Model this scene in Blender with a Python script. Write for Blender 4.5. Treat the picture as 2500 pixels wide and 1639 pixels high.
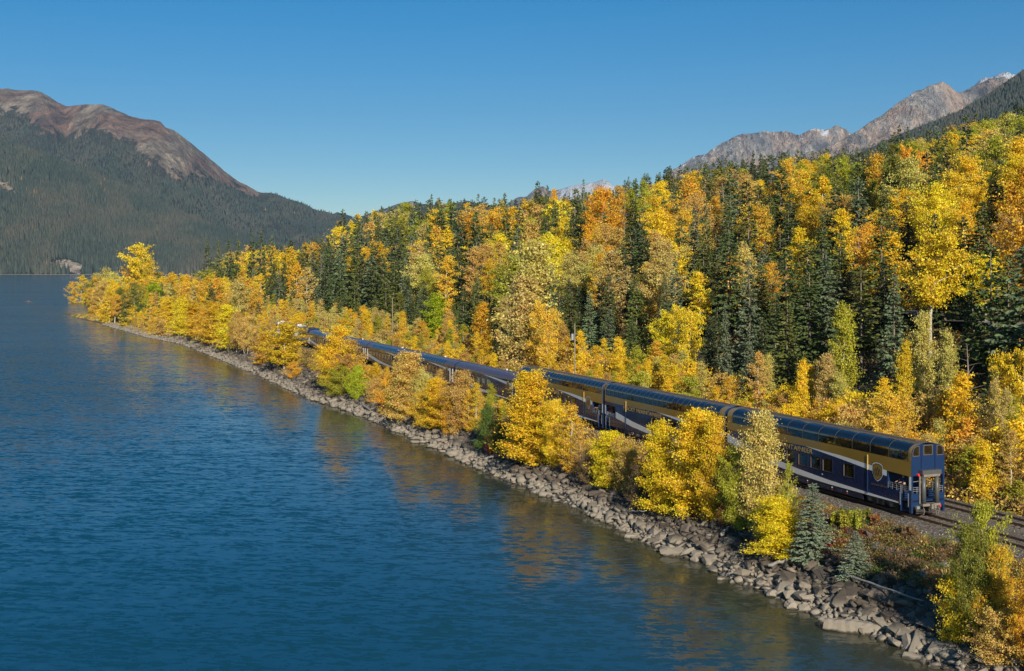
import bpy, bmesh, math, random
import numpy as np
from mathutils import Vector, Matrix
R = math.radians
random.seed(7); rng = np.random.default_rng(11)
for _o in list(bpy.data.objects): bpy.data.objects.remove(_o)
SC = bpy.context.scene
COL = SC.collection

# ------------------------------------------------------------------ camera, sky, sun, exposure
CH = 23.0                      # camera height above the lake
F = 3040.0; CX = 1250.0; YH = 655.0      # focal length / principal column / horizon row for the 2500 px wide frame
cam_d = bpy.data.cameras.new('camera'); cam = bpy.data.objects.new('camera', cam_d); COL.objects.link(cam)
cam.location = (0, 0, CH); cam.rotation_euler = (R(90), 0, 0)
cam_d.sensor_width = 36; cam_d.lens = 36 * F / 2500; cam_d.shift_y = -(819.5 - YH) / 2500
cam_d.clip_start = 0.5; cam_d.clip_end = 60000
SC.camera = cam

SUN_EL, SUN_AZ = 26.0, (0.22, -0.975)      # direction towards the sun, horizontal part
SX, SY = SUN_AZ; nl = math.hypot(SX, SY); SX /= nl; SY /= nl
sv = Vector((SX * math.cos(R(SUN_EL)), SY * math.cos(R(SUN_EL)), math.sin(R(SUN_EL))))
world = bpy.data.worlds.new('World'); SC.world = world; world.use_nodes = True
wn = world.node_tree; bg = wn.nodes['Background']
sky = wn.nodes.new('ShaderNodeTexSky'); sky.sky_type = 'NISHITA'; sky.sun_disc = False
sky.sun_elevation = R(SUN_EL); sky.sun_rotation = math.atan2(SX, SY); sky.altitude = 1600
sky.air_density = 1.0; sky.dust_density = 0.6; sky.ozone_density = 2.6
sat = wn.nodes.new('ShaderNodeHueSaturation'); sat.inputs['Saturation'].default_value = 1.5; sat.inputs['Hue'].default_value = .497
wn.links.new(sky.outputs[0], sat.inputs['Color']); wn.links.new(sat.outputs[0], bg.inputs[0]); bg.inputs[1].default_value = 0.078
sun_d = bpy.data.lights.new('sun', 'SUN'); sun_d.energy = 5.0; sun_d.angle = R(0.55); sun_d.color = (1.0, 0.92, 0.77)
sun = bpy.data.objects.new('sun', sun_d); COL.objects.link(sun); sun.rotation_euler = sv.to_track_quat('Z', 'Y').to_euler()
SC.view_settings.view_transform = 'Standard'; SC.view_settings.look = 'None'
SC.view_settings.exposure = 0.24; SC.view_settings.gamma = 1.0; SC.view_settings.use_curve_mapping = False
SC.render.engine = 'CYCLES'
cy = SC.cycles
cy.max_bounces = 5; cy.diffuse_bounces = 2; cy.glossy_bounces = 3; cy.transmission_bounces = 3
cy.transparent_max_bounces = 4; cy.volume_bounces = 0; cy.caustics_reflective = False; cy.caustics_refractive = False
cy.use_denoising = True; cy.sample_clamp_indirect = 4
SC.render.film_transparent = False

# ------------------------------------------------------------------ pixel helpers (2380-wide reading of the photo -> world)
K = 2500 / 2380
def px_u(xd): return (xd * K - CX) / F
def px_t(yd): return (YH - yd * K) / F            # tangent of the elevation
def to_px(X, Y, Z): return (CX + F * X / Y) / K, (YH + F * (CH - Z) / Y) / K

# rail frame: s along the train away from the camera (0 = its rear), p across, positive uphill
OX, OY = 30.92, 92.55
ES = (-math.sin(R(21.3)), math.cos(R(21.3))); EP = (math.cos(R(21.3)), math.sin(R(21.3)))
def sp(X, Y):
    a = X - OX; b = Y - OY
    return a * ES[0] + b * ES[1], a * EP[0] + b * EP[1]
def xy(s, p): return OX + s * ES[0] + p * EP[0], OY + s * ES[1] + p * EP[1]
RAIL = 4.56

shore_px = [(140,730),(180,741),(230,752),(345,785),(420,800),(470,818),(520,838),(620,880),(730,932),(790,948),(850,970),(950,1012),(1060,1060),(1130,1095),
            (1200,1122),(1290,1160),(1400,1208),(1480,1248),(1560,1290),(1640,1310),(1700,1350),(1790,1380),(1860,1415),(1930,1448),(2030,1478),(2100,1510),(2200,1560)]
SH = []
for xd, yd in shore_px:
    Y = F * CH / (yd * K - YH); SH.append(sp(px_u(xd) * Y, Y))
SH += [sp(-226, 668), sp(-236, 720), sp(-232, 800), sp(-150, 1100), sp(100, 1800), sp(900, 4000)]
SH = [(-900, -14), (-60, -12), ] + sorted(SH)
shs = np.array([a for a, b in SH]); shp = np.array([b for a, b in SH])
def p_shore(s): return np.interp(s, shs, shp)
def smooth(a, b, x):
    t = np.clip((x - a) / (b - a), 0, 1); return t * t * (3 - 2 * t)
_ph = rng.uniform(0, 6.28, (14,)); _dr = rng.uniform(0, 6.28, (14,))
def wob(x, y, wl):
    v = 0
    for i in range(7):
        k = 2 * math.pi / (wl * (0.55 + 0.22 * i)); v = v + np.sin(k * (x * math.cos(_dr[i]) + y * math.sin(_dr[i])) + _ph[i])
    return v / 7
def ground(X, Y):
    X = np.asarray(X, float); Y = np.asarray(Y, float)
    s, p = sp(X, Y); ps = p_shore(s); d = p - ps
    crest = -4.4
    wid = np.maximum(crest - ps, 6.0)
    w = np.clip(d / wid, 0, 1)
    z = np.where(d < 0, 0.35 * d, 4.1 * (w ** 0.85))
    z = np.where((ps < crest - 18) & (d > 0), np.minimum(z, 0.12 + 1.5 * smooth(3, 16, d) + 2.6 * smooth(14, 45, d)), z)
    bench = 10 + 0
    q = np.maximum(p - bench, 0)
    hill = 0.12 * np.minimum(q, 9) + 0.335 * np.clip(q - 9, 0, 86) + 0.2 * np.clip(q - 95, 0, 110) + 0.05 * np.clip(q - 205, 0, 100)
    hill = hill * (1 - 0.75 * smooth(480, 1300, s)) * (1 + 0.10 * wob(X, Y, 160))
    bump = 0.7 * wob(X, Y, 19) * smooth(12, 30, p) + 0.16 * wob(X + 9, Y, 4.5) * smooth(0, 2, d) * (1 - smooth(-7.5, -4.5, p) * (1 - smooth(11, 16, p)))
    ditch = -0.9 * np.exp(-((p - 10.2) / 1.8) ** 2)
    far = 400 * 0
    return np.clip(z + np.where(d > 0, hill + bump + ditch, 0), -4, 400)
def ray_ground(xd, yd):
    """first terrain point met by the line of sight through a point of the photo"""
    u = px_u(xd); t = px_t(yd)
    Ys = np.arange(50, 1600, 0.5); g = ground(u * Ys, Ys); z = CH + t * Ys
    i = np.argmax(z <= g); i = i if z[i] <= g[i] else len(Ys) - 1
    return u * Ys[i], Ys[i], float(g[i])

# ------------------------------------------------------------------ mesh helpers
def new_obj(name, me, parent=None, mats=(), loc=None):
    o = bpy.data.objects.new(name, me); COL.objects.link(o)
    if parent is not None: o.parent = parent
    if loc is not None: o.location = loc
    return o
def tag(o, label=None, cat=None, group=None, kind=None):
    if label: o['label'] = label
    if cat: o['category'] = cat
    if group: o['group'] = group
    if kind: o['kind'] = kind
    return o
def empty(name, loc=(0, 0, 0), rz=0.0):
    o = bpy.data.objects.new(name, None); COL.objects.link(o); o.location = loc; o.rotation_euler = (0, 0, rz); o.empty_display_size = .3
    return o
def np_mesh(name, V, faces, mats, midx=None, smooth_=False):
    """faces: (n,k) int array, all faces the same size, or list of such arrays"""
    if not isinstance(faces, list): faces = [faces]
    me = bpy.data.meshes.new(name); V = np.asarray(V, np.float32)
    me.vertices.add(len(V)); me.vertices.foreach_set('co', V.ravel())
    loops = np.concatenate([f.ravel() for f in faces]).astype(np.int32)
    tot = np.concatenate([np.full(len(f), f.shape[1], np.int32) for f in faces])
    st = np.concatenate([[0], np.cumsum(tot)[:-1]]).astype(np.int32)
    me.loops.add(len(loops)); me.loops.foreach_set('vertex_index', loops)
    me.polygons.add(len(tot)); me.polygons.foreach_set('loop_start', st); me.polygons.foreach_set('loop_total', tot)
    if midx is not None: me.polygons.foreach_set('material_index', np.asarray(midx, np.int32))
    if smooth_: me.polygons.foreach_set('use_smooth', np.ones(len(tot), bool))
    for m in mats: me.materials.append(m)
    me.update(calc_edges=True); me.validate()
    return me
class MB:
    def __init__(s): s.v = []; s.f = []; s.m = []
    def quad(s, a, b, c, d, m=0):
        n = len(s.v); s.v += [a, b, c, d]; s.f.append((n, n+1, n+2, n+3)); s.m.append(m)
    def poly(s, pts, m=0):
        n = len(s.v); s.v += list(pts); s.f.append(tuple(range(n, n+len(pts)))); s.m.append(m)
    def box(s, x0, x1, y0, y1, z0, z1, m=0):
        n = len(s.v); s.v += [(x0,y0,z0),(x1,y0,z0),(x1,y1,z0),(x0,y1,z0),(x0,y0,z1),(x1,y0,z1),(x1,y1,z1),(x0,y1,z1)]
        s.f += [(n,n+3,n+2,n+1),(n+4,n+5,n+6,n+7),(n,n+1,n+5,n+4),(n+1,n+2,n+6,n+5),(n+2,n+3,n+7,n+6),(n+3,n,n+4,n+7)]; s.m += [m]*6
    def tube(s, pts, r, n=6, m=0, caps=True):
        rr = r if hasattr(r, '__len__') else [r]*len(pts); rings = []
        P = [Vector(p) for p in pts]
        for i, p in enumerate(P):
            d = (P[min(i+1, len(P)-1)] - P[max(i-1, 0)]).normalized()
            a = d.orthogonal().normalized() if abs(d.z) > .98 else Vector((0,0,1)).cross(d).normalized(); b = d.cross(a)
            k = len(s.v); s.v += [tuple(p + (a*math.cos(2*math.pi*j/n) + b*math.sin(2*math.pi*j/n))*rr[i]) for j in range(n)]; rings.append(k)
        for i in range(len(rings)-1):
            for j in range(n):
                s.f.append((rings[i]+j, rings[i]+(j+1)%n, rings[i+1]+(j+1)%n, rings[i+1]+j)); s.m.append(m)
        if caps:
            s.f.append(tuple(rings[0]+j for j in range(n))[::-1]); s.m.append(m); s.f.append(tuple(rings[-1]+j for j in range(n))); s.m.append(m)
    def strip(s, A, B, m=0):
        for i in range(len(A)-1): s.quad(A[i], A[i+1], B[i+1], B[i], m)
    def build(s, name, mats, parent=None, smooth_=False):
        me = s.mesh(name, mats, smooth_); return new_obj(name, me, parent)
    def mesh(s, name, mats, smooth_=False):
        me = bpy.data.meshes.new(name); me.from_pydata(s.v, [], s.f)
        for m in (mats if isinstance(mats, (list, tuple)) else [mats]): me.materials.append(m)
        me.polygons.foreach_set('material_index', s.m)
        if smooth_: me.polygons.foreach_set('use_smooth', [True]*len(s.f))
        me.update(); return me
def grid_mesh(name, X, Y, Z, mats, attrs=None, smooth_=True):
    nr, nc = X.shape; V = np.stack([X.ravel(), Y.ravel(), Z.ravel()], 1)
    i = np.arange(nr-1)[:, None]*nc + np.arange(nc-1)[None]; i = i.ravel()
    me = np_mesh(name, V, np.stack([i, i+1, i+nc+1, i+nc], 1), mats, smooth_=smooth_)
    for k, v in (attrs or {}).items():
        a = me.attributes.new(k, 'FLOAT', 'POINT'); a.data.foreach_set('value', np.asarray(v, np.float32).ravel())
    return me

# ------------------------------------------------------------------ materials
class NT:
    def __init__(s, name):
        s.m = bpy.data.materials.new(name); s.m.use_nodes = True; s.t = s.m.node_tree; s.b = s.t.nodes['Principled BSDF']; s.out = s.t.nodes['Material Output']
    def n(s, ty, **kw):
        nd = s.t.nodes.new(ty)
        for k, v in kw.items():
            if k.startswith('i_'):
                key = k[2:].replace('_', ' ')
                nd.inputs[int(key) if key.isdigit() else key].default_value = v
            else: setattr(nd, k, v)
        return nd
    def l(s, a, b): s.t.links.new(a, b)
    def noise(s, scale, detail=4, rough=.55, vec=None, coord='Object', sc=None, dist=0):
        t = s.n('ShaderNodeTexNoise'); t.inputs['Scale'].default_value = scale; t.inputs['Detail'].default_value = detail; t.inputs['Roughness'].default_value = rough; t.inputs['Distortion'].default_value = dist
        if vec is None:
            tc = s.n('ShaderNodeTexCoord') if coord != 'Pos' else s.n('ShaderNodeNewGeometry')
            vec = tc.outputs['Object' if coord == 'Object' else 'Position'] if coord in ('Object', 'Pos') else tc.outputs[coord]
        if sc is not None:
            mp = s.n('ShaderNodeMapping'); mp.inputs['Scale'].default_value = sc; s.l(vec, mp.inputs[0]); vec = mp.outputs[0]
        s.l(vec, t.inputs['Vector']); return t.outputs['Fac']
    def ridged(s, scale, detail=6, rough=.6, sc=(1, 1, 1), rot=(0, 0, 0)):
        g = s.n('ShaderNodeNewGeometry'); mp = s.n('ShaderNodeMapping'); mp.inputs['Scale'].default_value = sc; mp.inputs['Rotation'].default_value = rot; s.l(g.outputs['Position'], mp.inputs[0])
        t = s.n('ShaderNodeTexNoise', noise_type='RIDGED_MULTIFRACTAL'); t.inputs['Scale'].default_value = scale; t.inputs['Detail'].default_value = detail; t.inputs['Roughness'].default_value = rough; t.inputs['Offset'].default_value = 1.0; t.inputs['Gain'].default_value = 2.0
        s.l(mp.outputs[0], t.inputs['Vector']); return t.outputs['Fac']
    def ramp(s, fac, stops):
        r = s.n('ShaderNodeValToRGB'); e = r.color_ramp.elements
        while len(e) < len(stops): e.new(.5)
        for i, (p, c) in enumerate(stops):
            e[i].position = p; e[i].color = (c, c, c, 1) if not hasattr(c, '__len__') else (*c, 1)
        s.l(fac, r.inputs[0]); return r.outputs[0]
    def mix(s, f, a, b, blend='MIX'):
        mx = s.n('ShaderNodeMix'); mx.data_type = 'RGBA'; mx.blend_type = blend
        for sock, v in ((mx.inputs[0], f), (mx.inputs[6], a), (mx.inputs[7], b)):
            if hasattr(v, 'is_linked'): s.l(v, sock)
            else: sock.default_value = v if not hasattr(v, '__len__') else (*v, 1)[:4]
        return mx.outputs[2]
    def math(s, op, a, b=0.0, clamp=False):
        m = s.n('ShaderNodeMath', operation=op); m.use_clamp = clamp
        for i, v in enumerate((a, b)):
            if hasattr(v, 'is_linked'): s.l(v, m.inputs[i])
            else: m.inputs[i].default_value = v
        return m.outputs[0]
    def attr(s, name, ty='GEOMETRY', out='Fac'):
        a = s.n('ShaderNodeAttribute'); a.attribute_type = ty; a.attribute_name = name; return a.outputs[out]
    def bump(s, h, strength=.5, dist=.1):
        b = s.n('ShaderNodeBump'); b.inputs['Strength'].default_value = strength; b.inputs['Distance'].default_value = dist; s.l(h, b.inputs['Height']); s.l(b.outputs[0], s.b.inputs['Normal']); return b
    def set(s, **kw):
        for k, v in kw.items():
            sock = s.b.inputs[k.replace('_', ' ')]
            if hasattr(v, 'is_linked'): s.l(v, sock)
            else: sock.default_value = (*v, 1) if hasattr(v, '__len__') and len(v) == 3 else v
        return s
def plain(name, col, rough=.5, metal=0, var=.12, scale=3, spec=.5, coat=0):
    m = NT(name); f = m.noise(scale, 5)
    c = m.mix(f, tuple(x*(1-var*1.5) for x in col), tuple(min(1, x*(1+var*1.5)) for x in col))
    m.set(Base_Color=c, Roughness=rough, Metallic=metal); m.b.inputs['Specular IOR Level'].default_value = spec; m.b.inputs['Coat Weight'].default_value = coat
    m.b.inputs['Coat Roughness'].default_value = .06
    return m.m

def leaf_material(name, trans=.32, hue=.02, val=.7, rough=.45):
    m = NT(name); tint = m.attr('tint', 'INSTANCER', 'Color')
    g = m.n('ShaderNodeNewGeometry'); rnd = g.outputs['Random Per Island']
    big = m.noise(.55, 3, coord='Object')
    hs = m.n('ShaderNodeHueSaturation')
    wn_ = m.n('ShaderNodeTexWhiteNoise', noise_dimensions='1D'); m.l(rnd, wn_.inputs['W'])
    h = m.math('ADD', m.math('MULTIPLY', m.math('SUBTRACT', rnd, .5), hue * 2), .5)
    h = m.math('ADD', h, m.math('MULTIPLY', m.math('SUBTRACT', big, .46), hue * 3.2))
    m.l(h, hs.inputs['Hue'])
    v = m.math('ADD', m.math('MULTIPLY', wn_.outputs['Value'], val), 1 - val * .62); m.l(v, hs.inputs['Value'])
    m.l(tint, hs.inputs['Color']); hs.inputs['Saturation'].default_value = 1.0
    m.set(Base_Color=hs.outputs[0], Roughness=rough); m.b.inputs['Specular IOR Level'].default_value = .35
    tr = m.n('ShaderNodeBsdfTranslucent'); m.l(hs.outputs[0], tr.inputs[0])
    mx = m.n('ShaderNodeMixShader'); mx.inputs[0].default_value = trans; m.l(m.b.outputs[0], mx.inputs[1]); m.l(tr.outputs[0], mx.inputs[2]); m.l(mx.outputs[0], m.out.inputs[0])
    return m.m
M = {}
M['leaf'] = leaf_material('autumn_leaves')
M['needle'] = leaf_material('conifer_needles', trans=.10, hue=.012, val=.55, rough=.6)
def bark(name, a, b):
    m = NT(name); f = m.noise(2.0, 6, sc=(1, 1, .35)); g = m.noise(9, 3, sc=(.6, .6, 2.2))
    c = m.mix(f, a, b); c = m.mix(m.ramp(g, [(.60, 0.0), (.68, .8)]), c, tuple(x*.25 for x in b)); m.set(Base_Color=c, Roughness=.8); m.bump(f, .3, .02); return m.m
M['bark_pale'] = bark('pale_aspen_bark', (.62, .56, .44), (.42, .37, .28))
M['bark_dark'] = bark('spruce_bark', (.16, .12, .09), (.30, .24, .19))
M['bark_grey'] = bark('shrub_bark', (.30, .25, .20), (.18, .14, .11))

def ground_mat():
    m = NT('forest_floor'); a = m.noise(.35, 6, coord='Pos'); b = m.noise(2.6, 6, coord='Pos'); c3 = m.noise(.06, 3, coord='Pos')
    c = m.ramp(b, [(.3, (.035, .028, .018)), (.5, (.10, .075, .045)), (.7, (.20, .15, .08))])
    c = m.mix(m.ramp(a, [(.42, 0.0), (.6, 1.0)]), c, (.13, .105, .045))
    c = m.mix(m.ramp(c3, [(.5, 0.0), (.65, .6)]), c, (.06, .075, .03))
    g = m.attr('grass'); c = m.mix(g, c, m.ramp(b, [(.3, (.20, .15, .07)), (.7, (.36, .28, .12))]))
    r = m.attr('rocky'); c = m.mix(r, c, m.ramp(b, [(.3, (.045, .038, .03)), (.7, (.13, .11, .085))]))
    m.set(Base_Color=c, Roughness=.95); m.bump(b, .9, .25); return m.m
M['ground'] = ground_mat()
def ballast_mat():
    m = NT('ballast_gravel'); tc = m.n('ShaderNodeNewGeometry'); v = m.n('ShaderNodeTexVoronoi'); v.inputs['Scale'].default_value = 9; m.l(tc.outputs['Position'], v.inputs['Vector'])
    f = m.noise(.5, 4, coord='Pos'); r = m.n('ShaderNodeSeparateColor'); m.l(v.outputs['Color'], r.inputs[0])
    c = m.ramp(r.outputs[0], [(0.0, (.05, .043, .036)), (.5, (.14, .118, .092)), (.9, (.28, .24, .19)), (1.0, (.45, .40, .33))])
    c = m.mix(m.ramp(f, [(.4, 0.0), (.7, .55)]), c, (.13, .085, .05)); m.set(Base_Color=c, Roughness=.9); m.bump(v.outputs['Distance'], 1.0, .07); return m.m
M['ballast'] = ballast_mat()
def stone_mat():
    m = NT('riprap_stone'); tc = m.n('ShaderNodeTexCoord'); oi = m.n('ShaderNodeNewGeometry')
    rnd = m.n('ShaderNodeTexWhiteNoise', noise_dimensions='1D'); m.l(oi.outputs['Random Per Island'], rnd.inputs['W'])
    ob = m.n('ShaderNodeObjectInfo'); rv = m.math('FRACT', m.math('ADD', oi.outputs['Random Per Island'], ob.outputs['Random']))
    f = m.noise(1.6, 7, .62, coord='Pos'); st = m.noise(3.0, 5, .6, coord='Pos', sc=(.5, .5, 3.5))
    c = m.ramp(rv, [(0, (.052, .042, .034)), (.45, (.094, .077, .061)), (.78, (.138, .114, .090)), (1, (.24, .20, .155))])
    c = m.mix(.55, c, m.mix(f, (.55, .55, .55), (1.5, 1.45, 1.35)), 'MULTIPLY')
    c = m.mix(.5, c, m.mix(st, (.65, .62, .6), (1.35, 1.3, 1.2)), 'MULTIPLY')
    sx = m.n('ShaderNodeSeparateXYZ'); m.l(oi.outputs['Position'], sx.inputs[0])
    zz = m.math('ADD', sx.outputs['Z'], m.math('MULTIPLY', m.math('SUBTRACT', f, .5), .5))
    band = m.ramp(m.math('DIVIDE', zz, 2.0), [(0.03, 0.0), (.09, 1.0), (.42, .8), (.62, 0.0)])
    c = m.mix(m.math('MULTIPLY', band, .7), c, (.34, .29, .225))
    wet = m.ramp(zz, [(.04, 1.0), (.13, 0.0)]); c = m.mix(wet, c, (.05, .045, .03))
    m.set(Base_Color=c, Roughness=.85); m.bump(f, .7, .12); return m.m
M['stone'] = stone_mat()
def water_mat():
    m = NT('lake_water'); g = m.n('ShaderNodeNewGeometry'); P = g.outputs['Position']
    sh = m.attr('shallow'); big = m.noise(.02, 3, coord='Pos', sc=(1, .5, 1))
    c = m.mix(big, (.004, .044, .080), (.005, .060, .100)); c = m.mix(sh, c, (.052, .048, .020))
    m.set(Base_Color=c, Roughness=.10); m.b.inputs['IOR'].default_value = 1.333
    # wave slopes straight from noise (fixed size in the world, so distant ripples keep their steepness)
    mp = m.n('ShaderNodeMapping'); mp.inputs['Rotation'].default_value = (0, 0, R(8)); m.l(P, mp.inputs[0]); V = mp.outputs[0]
    a = m.noise(.85, 3, .55, vec=V, sc=(.34, 1.0, 1), dist=.3); b = m.noise(2.4, 3, .6, vec=V, sc=(.45, 1, 1), dist=.2); d = m.noise(.10, 2, .5, vec=V, sc=(.4, 1, 1)); e = m.noise(.9, 3, .55, vec=V, sc=(.8, 1.1, 1))
    gust = m.ramp(m.noise(.012, 3, .6, vec=V, sc=(.5, 1, 1)), [(.33, .42), (.66, 1.12)]); calm = m.math('SUBTRACT', 1.0, m.math('MULTIPLY', m.attr('lee'), .50)); amp = m.math('MULTIPLY', gust, calm)
    c0 = lambda v, k: m.math('MULTIPLY', m.math('SUBTRACT', v, .5), k)
    sl = m.math('ADD', m.math('ADD', c0(a, 1.0), c0(b, 1.35)), c0(d, .30))
    # wind waves: short steep fronts towards -y, long gentle backs
    sl = m.math('ADD', m.math('MULTIPLY', m.math('MINIMUM', sl, 0.0), 1.6), m.math('MULTIPLY', m.math('MAXIMUM', sl, 0.0), .06)); sy = m.math('MULTIPLY', sl, amp); sx = m.math('MULTIPLY', m.math('ADD', c0(e, .45), c0(b, .25)), amp)
    cb = m.n('ShaderNodeCombineXYZ'); m.l(sx, cb.inputs[0]); m.l(sy, cb.inputs[1]); cb.inputs[2].default_value = 1
    nz = m.n('ShaderNodeVectorMath', operation='NORMALIZE'); m.l(cb.outputs[0], nz.inputs[0]); m.l(nz.outputs[0], m.b.inputs['Normal']); return m.m
M['water'] = water_mat()

# ------------------------------------------------------------------ terrain
def axis(segs):
    out = [segs[0][0]]
    for a, b, st in segs:
        n = max(1, int(round((b - a) / st))); out += list(a + (b - a) * (np.arange(n) + 1) / n)
    return np.array(out)
sa = axis([(-420, -60, 20), (-60, 260, 1.6), (260, 700, 4), (700, 1500, 20), (1500, 3600, 150)])
pa = axis([(-75, -40, 5), (-40, 16, .8), (16, 60, 2.2), (60, 320, 7), (320, 420, 25)])
S_, P_ = np.meshgrid(sa, pa, indexing='ij'); GX, GY = xy(S_, P_); GZ = ground(GX, GY)
d_ = P_ - p_shore(S_)
rocky = (1 - smooth(7.0, 10.5, d_ + 1.2 * wob(GX, GY, 9))) * (P_ < -3); rocky = np.maximum(rocky, smooth(-9, -7, P_) * (1 - smooth(-4, -3, P_)) * .0)
grass = smooth(1, 3, d_) * (1 - smooth(10, 16, d_)) * smooth(455, 500, S_) * (P_ < -10)
rocky = rocky * (1 - grass)
tag(new_obj('ground', grid_mesh('ground', GX, GY, GZ, [M['ground']], {'rocky': rocky, 'grass': grass})), kind='structure')
wx = axis([(-14000, -2000, 2000), (-2000, -320, 240), (-320, 70, 3), (70, 2000, 400), (2000, 14000, 3000)])
wy = axis([(-3000, 20, 500), (20, 700, 4), (700, 2000, 130), (2000, 14000, 2000)])
WX, WY = np.meshgrid(wx, wy, indexing='ij'); s_, p_ = sp(WX, WY); dd = p_shore(s_) - p_
shal = np.where(s_ > 700, 0, np.where(dd > 0, np.exp(-np.maximum(dd - .3, 0) / 8.0), 1))
tag(new_obj('water', grid_mesh('water', WX, WY, 0 * WX, [M['water']], {'shallow': shal, 'lee': np.where(s_ > 700, 0, np.exp(-np.maximum(dd, 0) / 16))})), kind='structure')

# ------------------------------------------------------------------ mountains
def mtn_mat(name, forest, rocks, snow_amt=False, streak=(1, 1, 1), sc=1 / 300.):
    m = NT(name); P = 'Pos'
    f1 = m.noise(sc, 8, .6, coord=P, sc=streak); f2 = m.noise(sc * 5, 7, .65, coord=P, sc=streak, dist=.5); f3 = m.noise(sc * 22, 5, .6, coord=P)
    rk = m.ramp(f1, [(.30, rocks[0]), (.46, rocks[1]), (.56, rocks[2]), (.7, rocks[3])])
    rk = m.mix(.75, rk, m.mix(m.ramp(f2, [(.36, 0.0), (.64, 1.0)]), (.38, .38, .42), (1.7, 1.62, 1.55)), 'MULTIPLY')
    rg = m.ridged(sc * .8, 7, .62, (1, .4, .55), (0, R(28), 0)); rk = m.mix(.85, rk, m.mix(m.ramp(m.math('MULTIPLY', rg, .4), [(.12, 0.0), (.55, 1.0)]), (.42, .42, .46), (1.55, 1.5, 1.42)), 'MULTIPLY')
    fo = m.mix(m.ramp(f3, [(.35, 0.0), (.65, 1.0)]), forest[0], forest[1]); fo = m.mix(m.ramp(f1, [(.4, 0.0), (.6, .5)]), fo, forest[2])
    mask = m.attr('rock'); mk = m.math('ADD', mask, m.math('MULTIPLY', m.math('SUBTRACT', f2, .5), 2.4)); mk = m.ramp(mk, [(.46, 0.0), (.54, 1.0)])
    c = m.mix(mk, fo, rk)
    sn = m.attr('snow'); sk = m.math('ADD', sn, m.math('MULTIPLY', m.math('SUBTRACT', f2, .5), 1.6)); c = m.mix(m.ramp(sk, [(.47, 0.0), (.55, 1.0)]), c, (.85, .87, .92))
    m.set(Base_Color=c, Roughness=.95); m.b.inputs['Specular IOR Level'].default_value = .1
    m.bump(m.math('ADD', m.math('ADD', f2, m.math('MULTIPLY', rg, .45)), m.math('MULTIPLY', f3, .3)), 1.0, 75); return m.m
FOR = ((.026, .036, .026), (.055, .066, .042), (.10, .08, .055))
ROCK_RED = ((.10, .078, .064), (.155, .100, .075), (.15, .125, .10), (.27, .23, .185))
ROCK_GREY = ((.18, .18, .19), (.27, .26, .25), (.35, .265, .21), (.25, .265, .265))
def fbm(x, y, base, octs=5, seed=0, gain=.52, ridge=False):
    r = np.random.default_rng(seed); v = 0; amp = 1; k = 2 * math.pi / base
    for o in range(octs):
        for j in range(4):
            a = r.uniform(0, 6.28); ph = r.uniform(0, 6.28); w = np.sin(k * r.uniform(.8, 1.3) * (x * math.cos(a) + y * math.sin(a)) + ph + 1.5 * math.sin(ph))
            v = v + amp * ((1 - 2 * np.abs(w)) if ridge else w) / 3
        amp *= gain; k *= 2.05
    return v
MT = {}
def mountain(name, label, sky_pts, Dr, Df, zf, mat, rockfn, snowfn=None, ncol=300, nrow=90, rough=60, gully=0, seed=1, jag=3, prof=1.15, group=None):
    xs = np.array([a for a, b in sky_pts], float); ys = np.array([b for a, b in sky_pts], float)
    cols = np.linspace(xs[0], xs[-1], ncol); sky_y = np.interp(cols, xs, ys)
    jn = fbm(cols, cols * 0, 60, 5, seed) * jag; sky_y = sky_y + jn * .5
    u = (cols * K - CX) / F; tanr = (YH - sky_y * K) / F
    DR = np.full(ncol, Dr, float) * (1 + .03 * np.sin(cols / 90 + seed)); zr = CH + tanr * DR
    rr = np.concatenate([np.linspace(0, 1, nrow), 1 + np.linspace(.03, .8, 14)])
    RR, U = np.meshgrid(rr, u, indexing='ij'); D = Df + (DR[None] - Df) * RR
    ZR = np.maximum(zr, zf + 10)[None]
    lift = np.where(RR <= 1, zf + (ZR - zf) * np.clip(RR, 0, 1) ** prof, ZR - (RR - 1) * (ZR - zf) * .9)
    X = U * D; env = np.clip(4 * RR * (1 - RR), 0, 1)
    nz = fbm(X, D * .8, 900, 5, seed + 5) * rough * env
    if gully > 60: nz = nz + fbm(X + .5 * D, D * .35, 620, 6, seed + 15, .62, True) * rough * .8 * env
    if gully: nz = nz - gully * env * np.abs(np.sin(X / (250. / (1)) + fbm(X, D, 1400, 2, seed + 9) * 1.7)) ** .7
    Z = lift + nz
    # keep everything in front of the crest below its line of sight
    lim = CH + (tanr[None] - .0006 * np.maximum(0, 1 - RR) * 8) * D
    Z = np.where(RR < 1, np.minimum(Z, lim), Z)
    Z = np.maximum(Z, zf - 25); 
    A = {'rock': rockfn(RR, cols[None] + 0 * RR, Z), 'snow': snowfn(RR, cols[None] + 0 * RR, Z) if snowfn else 0 * RR}
    o = new_obj(name, grid_mesh(name, X, D, Z, [mat], A)); tag(o, label, None, group, 'structure')
    MT[label] = (X, D, Z, RR, cols, A); return o
mB = mtn_mat('left_mountain', FOR, ROCK_RED, streak=(1, 1, .6), sc=1 / 420.)
tlx = [-500, 0, 60, 110, 150, 190, 240, 300, 345, 380, 420, 480, 520, 560, 600, 640, 1000]
tly = [265, 242, 266, 308, 322, 306, 300, 330, 366, 398, 404, 406, 420, 440, 456, 400, 400]
def rockB(RR, C, Z):
    yd = (YH - F * (Z - CH) / np.maximum(MB_D[0], 1)) / K
    return np.clip(.5 + (np.interp(C, tlx, tly) - yd) / 70, 0, 1)
MB_D = [None]
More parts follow.
